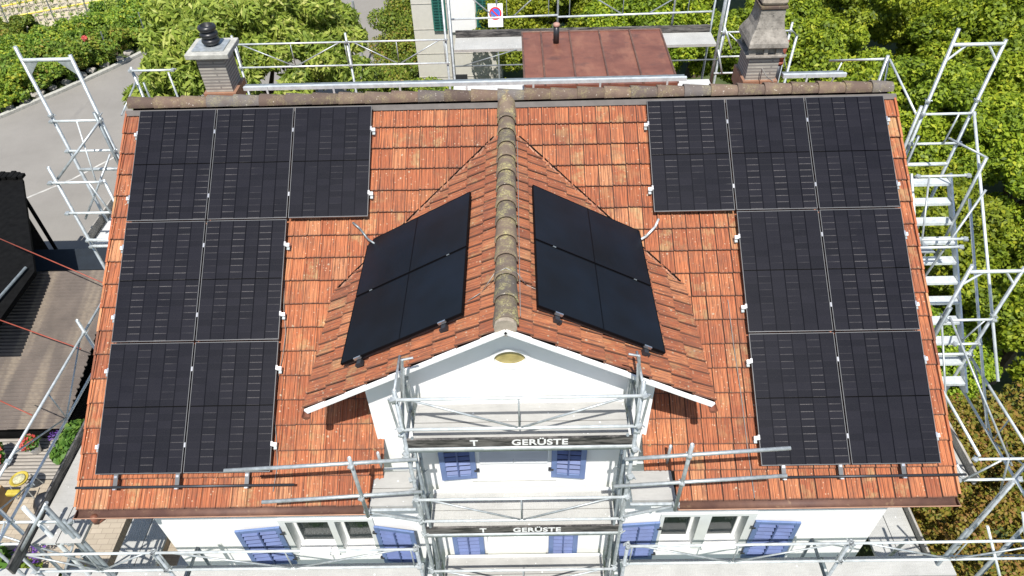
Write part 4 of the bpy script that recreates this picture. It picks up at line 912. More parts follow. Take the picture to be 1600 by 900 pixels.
T(rs, 'guard_brace', (12.3, -.35, -.15), (13.0, -.9, -1.7), .018, 'zinc_l'); T(rs, 'guard_brace', (12.05, -.4, -.6), (12.7, -.9, -2.2), .018, 'zinc_l'); T(rs, 'guard_brace', (11.75, -.4, -.95), (12.4, -1.0, -2.4), .018, 'zinc_l')
deck(rs, (11.30, .42), (11.98, 2.7), -1.12, 2, 'y', 'deckp'); MB().box((11.995, .35, -1.16), (12.03, 2.7, -.98)).build('toe_board', MT['stone'], rs)
deck(rs, (11.22, -.30), (11.98, 2.7), -3.1, 2, 'y', 'decka'); MB().box((11.995, -.4, -3.15), (12.03, 2.7, -2.97)).build('toe_board', MT['stone'], rs)
T(rs, 'shore', (11.15, -.1, -1.9), (11.1, .3, -6), RT, 'zinc_d')
# upper rear part of the right gable
T(rs, 'standard', (11.45, 5.55, -1), (11.45, 5.55, 2.84), RT*1.1, 'zinc'); T(rs, 'end_rail', (11.45, 5.6, 2.76), (10.95, 6.4, 2.36), .019, 'zinc_l'); T(rs, 'end_brace', (11.07, 6.2, 2.42), (10.95, 6.2, 1.8), .014)
T(rs, 'end_brace', (11.47, 5.5, 2.80), (11.45, 4.25, 2.55), .017, 'zinc_l'); T(rs, 'end_brace', (11.46, 5.5, 2.78), (11.46, 5.0, 1.4), .012); T(rs, 'end_brace', (11.46, 5.0, 1.5), (11.43, 4.2, 1.4), .017)

bs = thing('rear_scaffold', 'galvanised rear scaffold with white deck boards behind the copper roofed dormer', 'scaffold', (4.5, 9.5, GZ))
for x in (-.4, 2.0, 4.1, 4.22, 9.95, 11.35): T(bs, 'standard', (x, 9.42, GZ), (x, 9.42, 1.75 if x < 4.1 or x > 10 else 2.9), RT, 'zinc')
for x in (4.16, 9.85): T(bs, 'standard', (x, 10.08, GZ), (x, 10.08, 3.2), RT, 'zinc_d'); T(bs, 'standard', (x+.05, 9.5, .2), (x+.05, 9.5, 3.0), RT*1.6, 'zinc')
for a, b in ((-.4, 2.0), (2.0, 4.1)): guard(bs, (a, 9.40), (b, 9.40), 1.04, 1.56)
T(bs, 'ledger', (-.4, 9.4, .62), (4.1, 9.4, .60), .02, 'zinc_l')
guard(bs, (9.95, 9.40), (11.35, 9.40), 1.04, 1.58); T(bs, 'ledger', (9.9, 9.4, .66), (11.3, 9.4, .66), .02, 'zinc_l')
T(bs, 'standard', (11.75, 10.0, GZ), (11.75, 10.0, 1.2), RT*1.2, 'zinc'); T(bs, 'end_rail', (11.35, 9.4, 1.6), (11.75, 10.0, 1.2), .016); T(bs, 'end_brace', (11.35, 9.4, 1.0), (11.72, 9.95, .3), .014)
deck(bs, (4.26, 9.42), (9.85, 10.02), 1.32, 1, 'x', 'decka'); deck(bs, (4.2, 9.0), (9.8, 9.36), .55, 2, 'x', 'deckw')
MB().box((4.26, 10.06, 1.30), (9.85, 10.09, 1.46)).build('toe_board', MT['toe'], bs)
T(bs, 'ledger', (4.2, 9.42, .95), (9.9, 9.42, .97), .016, 'zinc_d'); T(bs, 'guard_brace', (4.4, 9.42, .95), (5.6, 9.42, 1.3), .012, 'zinc_d')
for a, b in ((4.16, 6.5), (6.5, 9.85)): T(bs, 'guard_rail', (a, 10.10, 1.70), (b, 10.10, 1.74), .021, 'zinc_l'); T(bs, 'guard_brace', (a+.1, 10.1, 2.5), (a+(b-a)*.42, 10.1, 1.72), .014); T(bs, 'guard_brace', (b-.1, 10.1, 2.5), (a+(b-a)*.58, 10.1, 1.72), .014); T(bs, 'guard_rail', (a, 10.10, 2.52), (b, 10.10, 2.52), .021, 'zinc_l')
for x in (6.5, 9.0): T(bs, 'standard', (x, 10.12, 1.3), (x, 10.12, 3.0), RT, 'zinc')
for x in (5.4, 6.3, 6.75, 7.9, 9.3): T(bs, 'guard_post', (x, 10.1, 1.7), (x, 10.1, 2.5), .010)
T(bs, 'end_brace', (9.95, 9.42, 1.7), (10.15, 9.3, 1.25), .02); T(bs, 'end_brace', (9.9, 9.4, 1.2), (10.05, 9.3, .7), .02)

# ------------------------------------------------------------------ ground
def sheet(name, pts, dz, mat):
    m = MB(); m.poly([(x, y, GZ+dz) for x, y in pts]); return struct(m.build(name, mat))
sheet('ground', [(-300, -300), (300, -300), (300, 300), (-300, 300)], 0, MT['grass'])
sheet('road', [(-26, 8.5), (-3.9, 8.5), (-3.9, 6), (-1.5, 6), (-1.5, 9.5), (12.5, 9.5), (12.5, 20), (3.0, 21.5), (-.5, 24), (-.9, 34), (-.2, 60), (-9, 60), (-9.3, 40), (-10.7, 31.5), (-12.2, 28.6), (-13.4, 26.4), (-14.8, 24.2), (-16.4, 22.0), (-20, 17.8), (-26, 12)], .004, MT['asphalt'])
sheet('garden_path', [(-7.5, -4), (-.2, -4), (-.2, 4.2), (-5.4, 4.6), (-7.5, 3.2)], .006, MT['paving'])
sheet('vineyard_soil', [(-60, 27.5), (-16.5, 31.5), (-14.2, 36), (-11, 42), (-11, 70), (-60, 70)], .005, plain('sandy_soil', (.42, .37, .27), .95, 0, .2, .7))
sheet('yard', [(-60, 24), (-20.5, 26.0), (-18.5, 30.2), (-22.0, 31.2), (-60, 27.4)], .006, MT['paving'])
# painted line and kerb of the road
def ribbon(name, pts, wd, h, mat, kind=None, z=0):
    m = MB()
    for (a, b) in zip(pts[:-1], pts[1:]):
        a = Vector((*a, 0)); b = Vector((*b, 0)); d = (b-a).normalized(); s = Vector((-d.y, d.x, 0))*wd/2
        q = [a-s, b-s, b+s, a+s]; m.poly([(p.x, p.y, GZ+h+z) for p in q], h if h > .02 else .003)
    return m.build(name, mat)
o = ribbon('road_marking', [(-15.5, 13.6), (-13.4, 15.1), (-12.4, 16.1), (-11.3, 17.2), (-10.2, 18.8), (-9.3, 20.8)], .10, .010, plain('worn_white_paint', (.42, .41, .38), .8, 0, .3, 3)); struct(o)
o = ribbon('kerb', [(-20.2, 17.8), (-16.55, 22.0), (-14.95, 24.2), (-13.55, 26.4), (-12.35, 28.6), (-10.85, 31.6), (-9.45, 40.0), (-9.15, 60)], .22, .12, MT['conc']); struct(o)
# stones behind the kerb
g = 'rough stones along the kerb'
st0 = None; pts = [(-19.5, 19.2), (-16.95, 22.2), (-15.35, 24.4), (-13.95, 26.6), (-12.9, 28.5)]
k = 0
for a, b in zip(pts[:-1], pts[1:]):
    L = math.dist(a, b); n = int(L/.55)
    for i in range(n):
        t_ = i/n; x = a[0]+(b[0]-a[0])*t_+random.uniform(-.1, .1); y = a[1]+(b[1]-a[1])*t_; s = random.uniform(.16, .30)
        if st0 is None:
            import bmesh
            bm = bmesh.new(); bmesh.ops.create_icosphere(bm, subdivisions=2, radius=1)
            for v in bm.verts: v.co *= 1+random.uniform(-.16, .16); v.co.z *= .7
            me = bpy.data.meshes.new('kerb_stone'); bm.to_mesh(me); bm.free(); me.materials.append(MT['stone']); st0 = me
        o = bpy.data.objects.new('kerb_stone', st0); COL.objects.link(o); o.location = (x, y, GZ+ZB+.10); o.scale = (s*1.2, s, s*.9); o.rotation_euler = (0, 0, random.uniform(0, 6))
        tag(o, 'rough grey boulder in the row between the road kerb and the shrubs', 'stone', g); k += 1

# ------------------------------------------------------------------ vegetation
def crown_clumps(rx, ry, rz, n, rc):
    C = []; Rr = []
    for i in range(n):
        d = rng.normal(size=3); d /= np.linalg.norm(d); d[2] = abs(d[2])*1.0-.25
        f = rng.uniform(.45, 1.0)
        C.append((d[0]*rx*f, d[1]*ry*f, d[2]*rz*f)); Rr.append(rc*rng.uniform(.6, 1.25))
    return C, Rr
CROWN = {}
def crown_mesh(key, rx, ry, rz, nclump, rc, count, size, mat, **kw):
    if key not in CROWN:
        C, Rr = crown_clumps(rx, ry, rz, nclump, rc); V, t_ = leaf_arrays(C, Rr, count, size, **kw)
        CROWN[key] = (mesh_from_leaves('crown', V, t_, mat), C)
    return CROWN[key]
def tree(x, y, ground_z, h, key, args, name, label, cat, group=None, sc=1.0, rot=0.0, kw={}, crown_h=None):
    me, C = crown_mesh(key, *args, **kw)
    t = thing(name, label, cat, (x, y, ground_z), group)
    t.rotation_euler = (0, 0, rot)
    c = bpy.data.objects.new('crown', me); COL.objects.link(c); c.parent = t; c.location = (0, 0, h); c.scale = (sc, sc, sc)
    tk = 'trunk'+key
    if tk not in CROWN:
        m = MB(); m.tube((0, 0, -1), (0.05, 0, .62), .075, 8, .055)
        for i in range(7):
            p = C[i*3 % len(C)]; m.tube((0.03, 0, .5+.05*i), (p[0]/h*.8, p[1]/h*.8, max(.7, 1+p[2]/h*.7)), .028, 6, .008)
        me2 = bpy.data.meshes.new('trunk'); me2.from_pydata([(a*1, b*1, max(c_, 0)) for a, b, c_ in m.v], [], m.f); me2.materials.append(MT['bark']); CROWN[tk] = me2
    k = bpy.data.objects.new('trunk', CROWN[tk]); COL.objects.link(k); k.parent = t; k.scale = (h, h, h)
    return t
FA = dict(a=(3.0, 2.8, 2.3, 150, .44, 66000, .082, LEAF['forest']), b=(2.7, 2.9, 2.5, 150, .42, 66000, .078, LEAF['forest']), c=(2.9, 2.7, 2.2, 150, .44, 66000, .082, LEAF['forest_y']))
ft = [ # x, y, h, variant, scale, description
 (10.4, 19.5, 4.0, 'b', 1.0, 'green tree just left of the stone chimney behind the rear scaffold'),
 (7.0, 21.0, 3.7, 'a', 1.0, 'green tree directly behind the copper roofed dormer'),
 (14.4, 17.0, 4.0, 'a', 1.05, 'green tree rising straight behind the stone chimney and brown pipe'),
 (17.6, 20.0, 4.2, 'b', 1.15, 'full green tree at the top edge right of the stone chimney'),
 (13.5, 24.5, 4.3, 'a', 1.15, 'distant green tree at the top edge left of the stone chimney top'),
 (21.8, 22.5, 4.4, 'a', 1.2, 'green tree at the top edge above the tall right scaffold frame'),
 (26.5, 23.5, 4.6, 'c', 1.25, 'pale yellow green tree in the top right corner'),
 (17.0, 13.2, 3.7, 'b', 1.05, 'green tree filling the gap behind the tall right scaffold frame'),
 (20.8, 16.3, 3.9, 'a', 1.1, 'green tree right of the tall scaffold frame top'),
 (25.6, 17.5, 4.0, 'b', 1.15, 'green tree against the right edge below the pale one'),
 (15.3, 9.6, 3.3, 'a', .95, 'green tree beside the upper end of the aluminium stair'),
 (19.6, 11.2, 3.5, 'b', 1.0, 'bright green tree right of the long stair handrails'),
 (23.6, 12.6, 3.7, 'a', 1.05, 'green tree on the right edge level with the stair top'),
 (14.8, 6.0, 2.6, 'b', .72, 'small green tree beside the lower end of the aluminium stair'),
 (18.0, 6.9, 3.0, 'a', .9, 'green tree on the right edge above the dark hollow'),
 (10.0, 28.5, 4.4, 'b', 1.2, 'far green tree at the top edge behind the middle of the rear scaffold'),
 (18.8, 27.5, 4.8, 'b', 1.25, 'far green tree at the top edge beyond the tree row'),
 (24.0, 29.0, 5.2, 'c', 1.3, 'far pale tree at the top edge near the right corner'),
 (31.5, 28.0, 5.2, 'a', 1.3, 'far green tree beyond the top right corner'),
]
for i, (x, y, h, v, sc, d) in enumerate(ft):
    tree(x, y, GZ, h*sc, v, FA[v], 'deciduous_tree', d, 'tree', 'trees of the wood on the right', sc, random.uniform(0, 6.28))
# walnut-like tree behind the left chimney
wa = (3.3, 3.2, 2.6, 170, .45, 95000, .072, LEAF['walnut'])
tree(-3.3, 17.6, GZ, 4.0, 'w', wa, 'broad_tree', 'broad olive green tree with drooping narrow leaves behind the left brick chimney', 'tree', None, 1.32, .4, dict(aspect=3.0, flat=.3))
# hedge block
def shrub(name, label, cat, pts, mat, count, size, group=None, stem=True, **kw):
    cs = [p[:3] for p in pts]; rs_ = [p[3] for p in pts]; A = np.array(cs)
    t = thing(name, label, cat, (float(A[:, 0].mean()), float(A[:, 1].mean()), GZ), group)
    leaves_mesh('foliage', cs, rs_, count, size, mat, t, **kw)
    if stem:
        m = MB()
        for p in cs[:14]: m.tube((p[0]*.7+A[:, 0].mean()*.3, p[1]*.7+A[:, 1].mean()*.3, GZ), p, .03, 5, .01)
        m.build('stems', MT['bark'], t)
    return t
pts = []
for i in range(70):
    y = random.uniform(21.0, 36); f = (y-21)/15; x = random.uniform(-.9, 1.25-.3*f) ; pts.append((x-.1*f, y, GZ+random.uniform(.3, 1.9), .62))
shrub('hedge', 'tall clipped green hedge with a browning edge between the road and the cream house', 'hedge', pts, LEAF['hedge'], 60000, .075)
pts = [(random.uniform(.1, 4.3), random.uniform(18.9, 21.4), GZ+random.uniform(.3, 1.3), .42) for _ in range(40)]
shrub('shrub', 'bright green low shrubs in front of the cream house wall', 'shrub', pts, LEAF['shrub'], 26000, .08, 'shrubs around the cream house')
pts = [(2.3+random.uniform(-.7, .8), 20.9+random.uniform(-.4, .5), GZ+random.uniform(.5, 2.0)*.9, .38) for _ in range(16)]
shrub('shrub', 'upright yellow green bush standing against the corner of the cream house', 'shrub', pts, LEAF['shrub'], 12000, .08, 'shrubs around the cream house')
pts = [(random.uniform(4.6, 8.8), random.uniform(17.6, 21.4), GZ+random.uniform(.2, 1.6), .6) for _ in range(50)]
shrub('shrub', 'dark green bushes beneath the rear scaffold deck and beside the copper roof', 'shrub', pts, LEAF['hedge'], 26000, .085, 'shrubs around the cream house')
pts = [(random.uniform(8.6, 12.6), random.uniform(12.5, 18.5), GZ+random.uniform(.3, 2.2), .7) for _ in range(60)]
shrub('shrub', 'leafy bushes behind the right end of the rear scaffold', 'shrub', pts, LEAF['forest'], 34000, .10, 'bushes under the trees')
# shrub bank beside the road
bank = [((-16.3, 24.7), 'lowest'), ((-17.6, 23.0), ''), ((-19.2, 21.4), '')]
ctr = [(-19.6, 21.6, 1.2, 'shrub', 'dense green shrub at the left edge above the kerb stones'), (-17.8, 23.6, 1.3, 'shrub', 'green shrub with yellowing leaves seen through the tall left scaffold frame'),
       (-18.6, 26.2, 1.2, 'shrub', 'bright green shrub left of the tall scaffold frame, further from the road'), (-16.2, 25.6, 1.3, 'hedge', 'deep green shrub above the kerb stones right of the tall left scaffold frame'),
       (-16.8, 28.2, 1.2, 'shrub', 'light green shrub below the vine rows'), (-14.9, 27.5, 1.15, 'hedge', 'dull green shrub by the red flower at the kerb'),
       (-14.6, 30.5, 1.3, 'shrub', 'yellow green shrub below the fence wire end'), (-13.2, 32.8, 1.4, 'forest_y', 'yellow green shrub near the top edge left of the broad tree'), (-11.6, 36, 1.5, 'shrub', 'green shrub at the top edge beside the broad tree'),
       (-13.2, 29.2, .9, 'hedge', 'low greyish lavender bush at the bend of the kerb'), (-21.4, 24.6, 1.2, 'shrub', 'green shrub at the left edge beside the paved yard'), (-20.2, 29.8, .8, 'hedge', 'dark shrub in a planter beside the paved yard')]
for i, (x, y, r_, mt, lab) in enumerate(ctr):
    pts = [(x+random.uniform(-1.4, 1.4)*r_, y+random.uniform(-1.2, 1.2)*r_, GZ+random.uniform(.2, .95)*r_, .30*r_*random.uniform(.7, 1.3)) for _ in range(60)]
    shrub('shrub', lab, 'shrub', pts, LEAF[mt], 15000, .095, 'shrubs in the bank beside the road')
# maple at bottom right
pts = []
for _ in range(420):
    x = random.uniform(12.6, 18.0); y = random.uniform(-2.6, 4.3); z = -3.7-.11*(x-14.6)**2-.05*(y-1)**2+random.uniform(-.9, .25)
    if x-12.6 < max(0, (-y-.5))*.1: continue
    pts.append((x, y, z, random.uniform(.2, .36)))
t = thing('maple_tree', 'russet and olive leaved tree crown at the bottom right behind the scaffold', 'tree', (15.2, 1.0, GZ))
leaves_mesh('crown', [p[:3] for p in pts], [p[3] for p in pts], 90000, .06, LEAF['maple'], t, flat=.9, aspect=1.3, shell=.8)
m = MB(); m.tube((15.2, 1, GZ), (15.2, 1, -4.6), .16, 10, .1)
for p in pts[:16]: m.tube((15.2, 1, -5.2), (p[0], p[1], p[2]-.2), .04, 6, .012)
m.build('trunk', MT['bark'], t)
pts = [(11.9+random.uniform(-.5, .6), 3.2+random.uniform(-.8, .8), -4.6+random.uniform(-1, .6), .4) for _ in range(14)]
shrub('shrub', 'small green bush growing beside the right gable under the scaffold deck', 'shrub', pts, LEAF['forest'], 4000, .12, 'bushes under the trees')
# plants at bottom left
pts = [(-4.5+random.uniform(-.6, .4), 1.0+random.uniform(-.6, .35), -4.95+random.uniform(.05, .5), .25) for _ in range(18)]
shrub('garden_plant', 'large leaved green plant in the bottom left corner', 'plant', pts, LEAF['plant'], 800, .20, 'garden plants at the lower left', False)
pts = [(-3.1+random.uniform(-.8, .6), .75+random.uniform(-.5, .3), -4.98+random.uniform(.03, .25), .20) for _ in range(24)]
shrub('garden_plant', 'low bright green ground plants below the front left scaffold', 'plant', pts, LEAF['shrub'], 3500, .07, 'garden plants at the lower left', False)
pts = [(-3.95+random.uniform(-.25, .3), 1.35+random.uniform(-.15, .15), -4.75+random.uniform(-.1, .15), .12) for _ in range(10)]
shrub('flower_bush', 'purple flowering plant beside the path at the lower left', 'plant', pts, LEAF['purple'], 220, .04, 'garden plants at the lower left', False)
pts = [(.15+random.uniform(-.3, .3), .0+random.uniform(-.35, .9), -6.2+random.uniform(-.4, .4), .28) for _ in range(14)]
shrub('flower_bush', 'green plant with purple flowers at the foot of the white front wall', 'plant', pts, LEAF['plant'], 1500, .09, 'garden plants at the lower left', False)

# ------------------------------------------------------------------ cream neighbour house
nh = thing('neighbour_house', 'cream house with green louvred shutters at the top edge', 'house', (3.3, 26, GZ))
MB().box((1.58, 22.0, GZ), (4.95, 31, 1.0)).build('wall', MT['cream'], nh)
m = MB()
for z in (-5.6, -4.6, -3.6, -2.6): m.box((1.57, 21.985, z), (4.96, 21.998, z+.02))
m.build('wall_joints', plain('joint', (.42, .40, .36), .9), nh)
for x in (2.38, 4.06):
    MB().box((x, 21.90, -3.62), (x+.52, 21.98, -1.0)).build('shutter', MT['green'], nh)
    m = MB(); z = -3.5
    while z < -1.1: m.box((x+.05, 21.87, z), (x+.24, 21.895, z+.05)); m.box((x+.28, 21.87, z), (x+.47, 21.895, z+.05)); z += .11
    m.build('louvres', plain('green_louvre', (.015, .085, .07), .5), nh)
MB().box((2.95, 21.92, -3.7), (4.02, 21.99, -1.0)).build('window', MT['white'], nh)
MB().box((3.0, 21.92, -6.1), (3.55, 21.99, -5.5)).build('cellar_window', MT['dark'], nh)
MB().poly([(1.2, 21.6, 1.0), (5.3, 21.6, 1.0), (5.3, 31.4, 1.0), (1.2, 31.4, 1.0)], .15).build('roof', MT['tile'], nh)
# sign
sg = thing('no_parking_sign', 'round red and blue no parking sign on a white panel and pole', 'sign', (4.95, 17.6, GZ))
MB().tube((4.98, 17.62, GZ), (4.98, 17.62, -.75), .03, 10).build('pole', MT['zinc'], sg)
n_s = Vector((0, -cos(R(12)), sin(R(12)))); 
sc_ = Vector((4.93, 17.55, -1.22)); b_ = X_; c_ = n_s.cross(b_)
m = MB(); m.fbox(sc_, b_, c_, n_s, (-.24, -.42, -.02), (.24, .30, 0)) if c_.z > 0 else m.fbox(sc_, b_, -c_, n_s, (-.24, -.42, -.02), (.24, .30, 0)); m.build('panel', MT['white'], sg)
def disc(r, off, mat, nm, r_in=0):
    m = MB(); n = 32; cz_ = c_ if c_.z > 0 else -c_
    ps = [sc_+b_*(r*cos(2*pi*i/n))+cz_*(r*sin(2*pi*i/n))+n_s*off for i in range(n)]; m.add(ps, [tuple(range(n))]); return m.build(nm, mat, sg)
disc(.20, .004, MT['signred'], 'red_disc'); disc(.15, .008, MT['blue'], 'blue_disc')
cz_ = c_ if c_.z > 0 else -c_; dd = (b_-cz_).normalized(); ee = (b_+cz_).normalized()
MB().fbox(sc_, dd, ee, n_s, (-.15, -.022, .009), (.15, .022, .012)).build('red_bar', MT['signred'], sg)

# ------------------------------------------------------------------ left neighbours: shed, barn, dark shade block
sh = thing('shed', 'low shed with a brown corrugated roof left of the house', 'shed', (-6.6, 5.9, GZ))
m = MB(); ny = 270; y0_, y1_ = 4.0, 7.95; xs_ = (-9.0, -4.35)
vs = []; fs_ = []
for j in range(ny+1):
    y = y0_+(y1_-y0_)*j/ny; z = -4.55+(y-y0_)*.27+.020*sin(j*2*pi/6)
    vs += [(xs_[0], y, z), (-6.9, y, z+.0), (-6.9, y, z+.016), (-5.6, y, z+.016), (-5.6, y, z+.03), (xs_[1]+.02*sin(j*.7), y, z+.03)]
for j in range(ny):
    for k in range(5): fs_.append((j*6+k, j*6+k+1, j*6+6+k+1, j*6+6+k))
m.add(vs, fs_); o = m.build('corrugated_roof', MT['corr'], sh); md = o.modifiers.new('s', 'SOLIDIFY'); md.thickness = .02
m = MB(); m.box((-8.9, 4.15, GZ), (-4.5, 7.8, -4.75)); m.build('wall', MT['darkwood'], sh)
m = MB(); m.box((-8.9, 7.55, -4.8), (-4.5, 7.8, -3.65)); m.build('rear_wall', MT['darkwood'], sh)
MB().box((-6.35, 7.97, -3.66), (-4.3, 8.03, -3.5)).build('ridge_board', MT['darkwood'], sh)
# barn at the left edge
bn = thing('barn', 'timber barn coloured black for its shade and with a ragged roof edge at the left border', 'barn', (-10.2, 10, GZ))
m = MB(); m.box((-14, 5.6, GZ), (-8.4, 11.0, -3.2)); m.build('wall', MT['darkwood'], bn)  # near-black colour on wall and roof carries the barn's shade
m = MB(); m.poly([(-8.25, 11.4, -3.0), (-14, 11.4, -3.0), (-14, 5.2, -3.0), (-5.95, 5.2, -3.02), (-5.95, 7.45, -3.0)], .12); m.build('roof', MT['darkwood'], bn)
m = MB()
for k in range(9): x = -9.5+k*.15; m.box((x, 11.25+random.uniform(-.05, .1), -2.99+random.uniform(0, .05)), (x+.13, 11.5+random.uniform(-.05, .12), -2.9))
m.build('edge_tiles', MT['darkwood'], bn)
MB().tube((-6.15, 7.5, -2.93), (-6.35, 5.3, -2.93), .035, 8).build('grey_rail', MT['zinc_d'], bn)
MB().tube((-8.1, 10.9, -3.15), (-8.1, 10.9, -6.9), .05, 8).build('post', MT['darkwood'], bn)
o = MB().box((-8.6, 8.3, GZ), (-4.6, 10.32, -4.72)); g_ = o.build('shade_block', MT['block_shade']); tag(g_, 'low dark block standing in for the shade between the road and the corrugated shed', 'shade block')  # dark block added in place of the shadow behind the shed
# red cables
for a, b, lab in (((-6.9, 8.1, -2.5), (-3.6, 6.4, -2.5), 'red rod running from the barn to the roof edge, uppermost of three'), ((-5.9, 5.6, -2.6), (-3.55, 4.75, -2.8), 'red rod over the middle of the corrugated roof'), ((-5.2, 3.8, -3.0), (-4.0, 3.3, -3.1), 'red rod over the lower corner of the corrugated roof')):
    o = MB().tube(a, b, .013, 8).build('red_rod', MT['red'], None, True); tag(o, lab, 'rod', 'red rods over the shed')
# white car
car = thing('parked_car', 'white car nosing out behind the corrugated shed next to the dark shade block', 'car', (-6.3, 11.0, GZ))
def carsec(x, w_, z0, z1, r=.2): return [(x, 11.2-w_, z0), (x, 11.2-w_, z1-r), (x, 11.2-w_+r, z1), (x, 11.2+w_-r, z1), (x, 11.2+w_, z1-r), (x, 11.2+w_, z0)]
m = MB(); m.loft([carsec(-8.15, .45, GZ+.35, GZ+.6, .1), carsec(-7.95, .72, GZ+.3, GZ+.85), carsec(-7.2, .82, GZ+.3, GZ+1.0), carsec(-6.7, .84, GZ+.3, GZ+1.05), carsec(-4.6, .84, GZ+.3, GZ+1.05), carsec(-4.1, .7, GZ+.35, GZ+.9)]); m.build('body', MT['white_car'], car, False, .04)
m = MB(); m.loft([carsec(-6.9, .70, GZ+1.0, GZ+1.08, .03), carsec(-6.3, .66, GZ+1.0, GZ+1.45, .12), carsec(-5.1, .66, GZ+1.0, GZ+1.45, .12), carsec(-4.6, .7, GZ+1.0, GZ+1.08, .03)]); m.build('cabin', MT['dark'], car, False, .03)
for x in (-7.4, -4.9):
    for yy in (10.38, 11.9): MB().tube((x, yy, GZ+.32), (x, yy+.14, GZ+.32), .32, 18).build('wheel', MT['tyre'], car)

# ------------------------------------------------------------------ terrace at the lower left
TZ = -5.0
te = MB().box((-9, 3.05, GZ), (-4.0, 4.1, TZ)); te = te.build('terrace', MT['planks']); struct(te)
te = MB().box((-9, .2, GZ), (-2.45, 3.045, TZ-.02)); te = te.build('paved_terrace', MT['paving']); struct(te)
def pot(x, y, z, lab, mat, leafm, n=120, s=.06, r=.17, col='white'):
    t = thing('flower_pot', lab, 'flower pot', (x, y, z), 'flower pots on the wooden terrace')
    MB().lathe((x, y, z), [(.09, 0), (.13, .2), (.14, .22), (.12, .22)], 14).build('pot', MT[col], t, True)
    leaves_mesh('plant', [(x, y, z+.34)], [r], 260, .07, LEAF['plant'], t); leaves_mesh('blossom', [(x, y-.02, z+.38)], [r*1.05], n, s, leafm, t)
pot(-5.05, 3.75, TZ, 'white pot of red flowers on the wooden terrace', None, LEAF['redp'])
pot(-5.75, 3.6, TZ, 'pot of red flowers at the left edge of the wooden terrace', None, LEAF['redp'])
pot(-5.6, 3.35, TZ, 'pot of pink flowers nearest the bottom of the terrace', None, LEAF['redp'])
pts = [(-4.1+random.uniform(-.3, .3), 3.75+random.uniform(-.3, .3), TZ+.2+random.uniform(-.1, .25), .24) for _ in range(14)]
shrub('flower_bush', 'bushy green plant with violet blooms between the terrace and the left gable scaffold', 'plant', pts, LEAF['plant'], 2200, .09, 'garden plants at the lower left', False)
pts = [(-4.45+random.uniform(-.2, .2), 3.7+random.uniform(-.2, .2), TZ+.3+random.uniform(-.1, .2), .13) for _ in range(6)]
shrub('flower_bush', 'violet blossoms beside the wooden terrace', 'plant', pts, LEAF['purple'], 260, .04, 'garden plants at the lower left', False)
cx, cy = -4.72, 2.78; cr = thing('garden_chair', 'round yellow plastic chair on the path below the terrace', 'chair', (cx, cy, TZ))
ye = plain('faded_yellow', (.40, .31, .04), .55, 0, .3, 8)
MB().lathe((cx, cy, TZ+.40), [(.05, .0), (.14, .01), (.17, .05), (.18, .08), (.17, .09), (.14, .06), (.05, .04)], 22).build('seat', ye, cr, True)
MB().lathe((cx, cy, TZ+.46), [(.02, 0), (.12, 0), (.11, .03), (.02, .035)], 18).build('cushion', plain('pale_cushion', (.42, .40, .26), .9, 0, .4, 30), cr, True)
MB().box((cx-.15, cy-.34, TZ+.34), (cx+.12, cy-.21, TZ+.44)).build('front_edge', ye, cr, bevel=.03)
for dx in (-.14, .14):
    for dy in (-.14, .14): MB().tube((cx+dx*1.3, cy+dy*1.3, TZ), (cx+dx, cy+dy, TZ+.41), .012, 6).build('leg', MT['zinc'], cr)
bx = thing('wooden_box', 'open tan wooden crate at the left edge beside the yellow chair', 'crate', (-5.3, 2.25, TZ))
a0, a1, b0, b1 = -5.75, -4.98, 1.95, 2.62
MB().box((a0, b0, TZ), (a0+.03, b1, TZ+.5)).build('side_board', MT['wood'], bx); MB().box((a1-.03, b0, TZ), (a1, b1, TZ+.5)).build('side_board', MT['wood'], bx)
MB().box((a0+.031, b0, TZ), (a1-.031, b0+.03, TZ+.5)).build('front_board', MT['wood'], bx); MB().box((a0+.031, b1-.03, TZ), (a1-.031, b1, TZ+.5)).build('back_board', MT['wood'], bx)
MB().box((a0+.031, b0+.031, TZ+.02), (a1-.031, b1-.031, TZ+.05)).build('bottom_board', MT['wood'], bx); MB().box((a0+.36, b0+.031, TZ+.06), (a0+.38, b1-.031, TZ+.46)).build('divider', MT['wood'], bx)
for k in (0, 1): MB().box((a0+.12+k*.16, b0-.004, TZ+.28), (a0+.22+k*.16, b0-.001, TZ+.40)).build('paper_label', MT['white'], bx)
o = MB().loft([[(-4.05+.24*cos(a*pi/4)*s_, 2.35+.24*sin(a*pi/4)*s_, TZ+z) for a in range(8)] for s_, z in ((1, 0), (1.1, .16), (.9, .36), (.4, .5))]).build('bag', MT['rubber'], None, True); tag(o, 'black rubbish bag between the yellow chair and the scaffold', 'bag')
o = MB().box((-6.1, 2.75, TZ), (-5.55, 3.0, TZ+.3)).build('storage_box', MT['white'], None, bevel=.02); tag(o, 'white storage box at the left edge of the terrace', 'box')

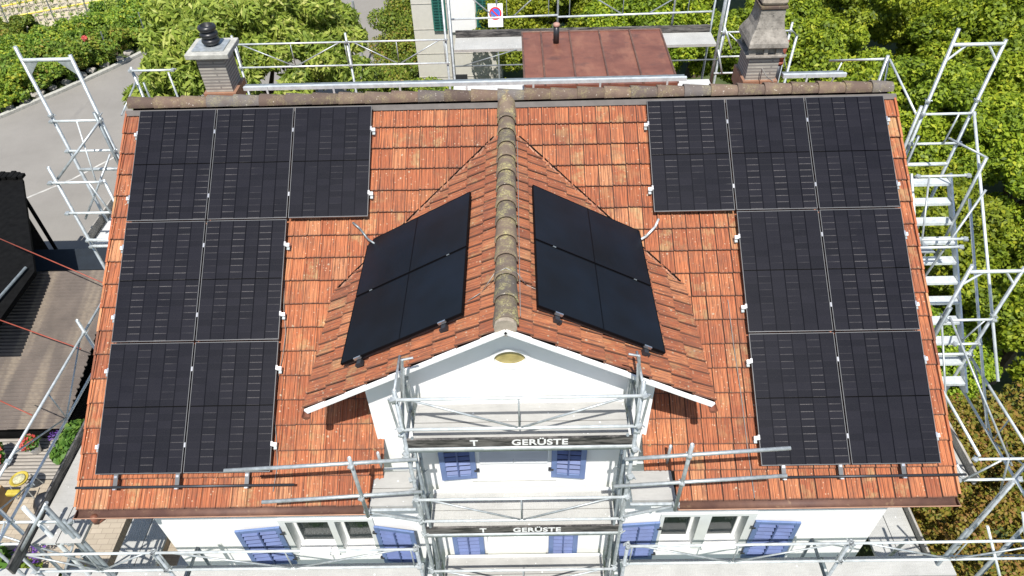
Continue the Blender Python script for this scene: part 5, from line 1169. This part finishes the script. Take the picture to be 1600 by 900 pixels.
# ------------------------------------------------------------------ vineyard rows, fence posts
m0 = None
for r in range(7):
    ya = 31.6+r*1.05; t = thing('vine_row', ['nearest', 'second', 'third', 'fourth', 'fifth', 'sixth', 'farthest'][r]+' row of young vines on stakes in the sandy field at the top left', 'vine row', (-22, ya, GZ), 'rows of young vines')
    m = MB(); x = -34+r*.3
    while x < -15.5+r*.25: m.tube((x, ya+(x+16)*.12, GZ), (x, ya+(x+16)*.12, GZ+.75), .018, 4); x += .42
    m.build('stakes', plain('stake_grey', (.36, .34, .28), .8), t)
    pts = [(-34+i*.42+r*.3, ya+(-34+i*.42+r*.3+16)*.12, GZ+.3) for i in range(44)]
    leaves_mesh('vine_leaves', pts, [.14]*len(pts), 900, .07, LEAF['shrub'], t)
for k, (a, b) in enumerate((((-21.0, 32.4), (-16.6, 34.6)), ((-26, 31.6), (-20.0, 35.3)))):
    o = MB().tube((*a, GZ+.25), (*b, GZ+.25), .05, 6).build('fence_tape', plain('yellow_tape', (.75, .58, .06), .5)); tag(o, ['lower', 'upper'][k]+' yellow tape stretched along the sandy field at the top left', 'tape', 'yellow tapes of the field')
for k, (x, y, h) in enumerate(((-18.6, 31.5, 1.6), (-17.0, 32.0, 1.7), (-15.9, 32.8, 1.5), (-14.0, 27.3, 1.4), (-12.8, 29.0, 1.6), (-16.9, 23.2, 1.2), (-20.4, 30.5, 1.7))):
    o = MB().tube((x, y, GZ), (x+.1, y, GZ+h), .03, 6).build('fence_post', MT['zinc_d']); tag(o, ['thin grey post between the shrubs and the vine rows', 'thin grey post right of the first in the vine fence', 'thin grey post at the end of the vine fence', 'thin grey post in the shrubs by the red flower', 'thin grey post at the bend of the kerb', 'thin grey post rising from the kerb stones behind the tall left scaffold frame', 'thin grey post beside the dark planter'][k], 'post', 'fence posts in the shrub bank')
pts = [(-14.5, 27.0, GZ+1.25)]
o = shrub('rose', 'red rose bloom in the shrubs above the kerb', 'flower', [(-14.5, 26.8, GZ+1.3, .16)], LEAF['redp'], 120, .08, None, False)
o = MB().tube((-1.45, 25.6, GZ), (-1.45, 25.6, GZ+3.2), .05, 8).build('lamp_post', MT['zinc']); tag(o, 'grey post standing beside the hedge at the road', 'post')
for ob in bpy.data.objects:
    if ob.type == 'MESH' and ob.name.split('.')[0] in ('standard', 'guard_rail', 'guard_tube', 'handrail', 'transom', 'ledger', 'guard_brace', 'end_rail', 'guard_post', 'end_brace'): smooth_(ob)
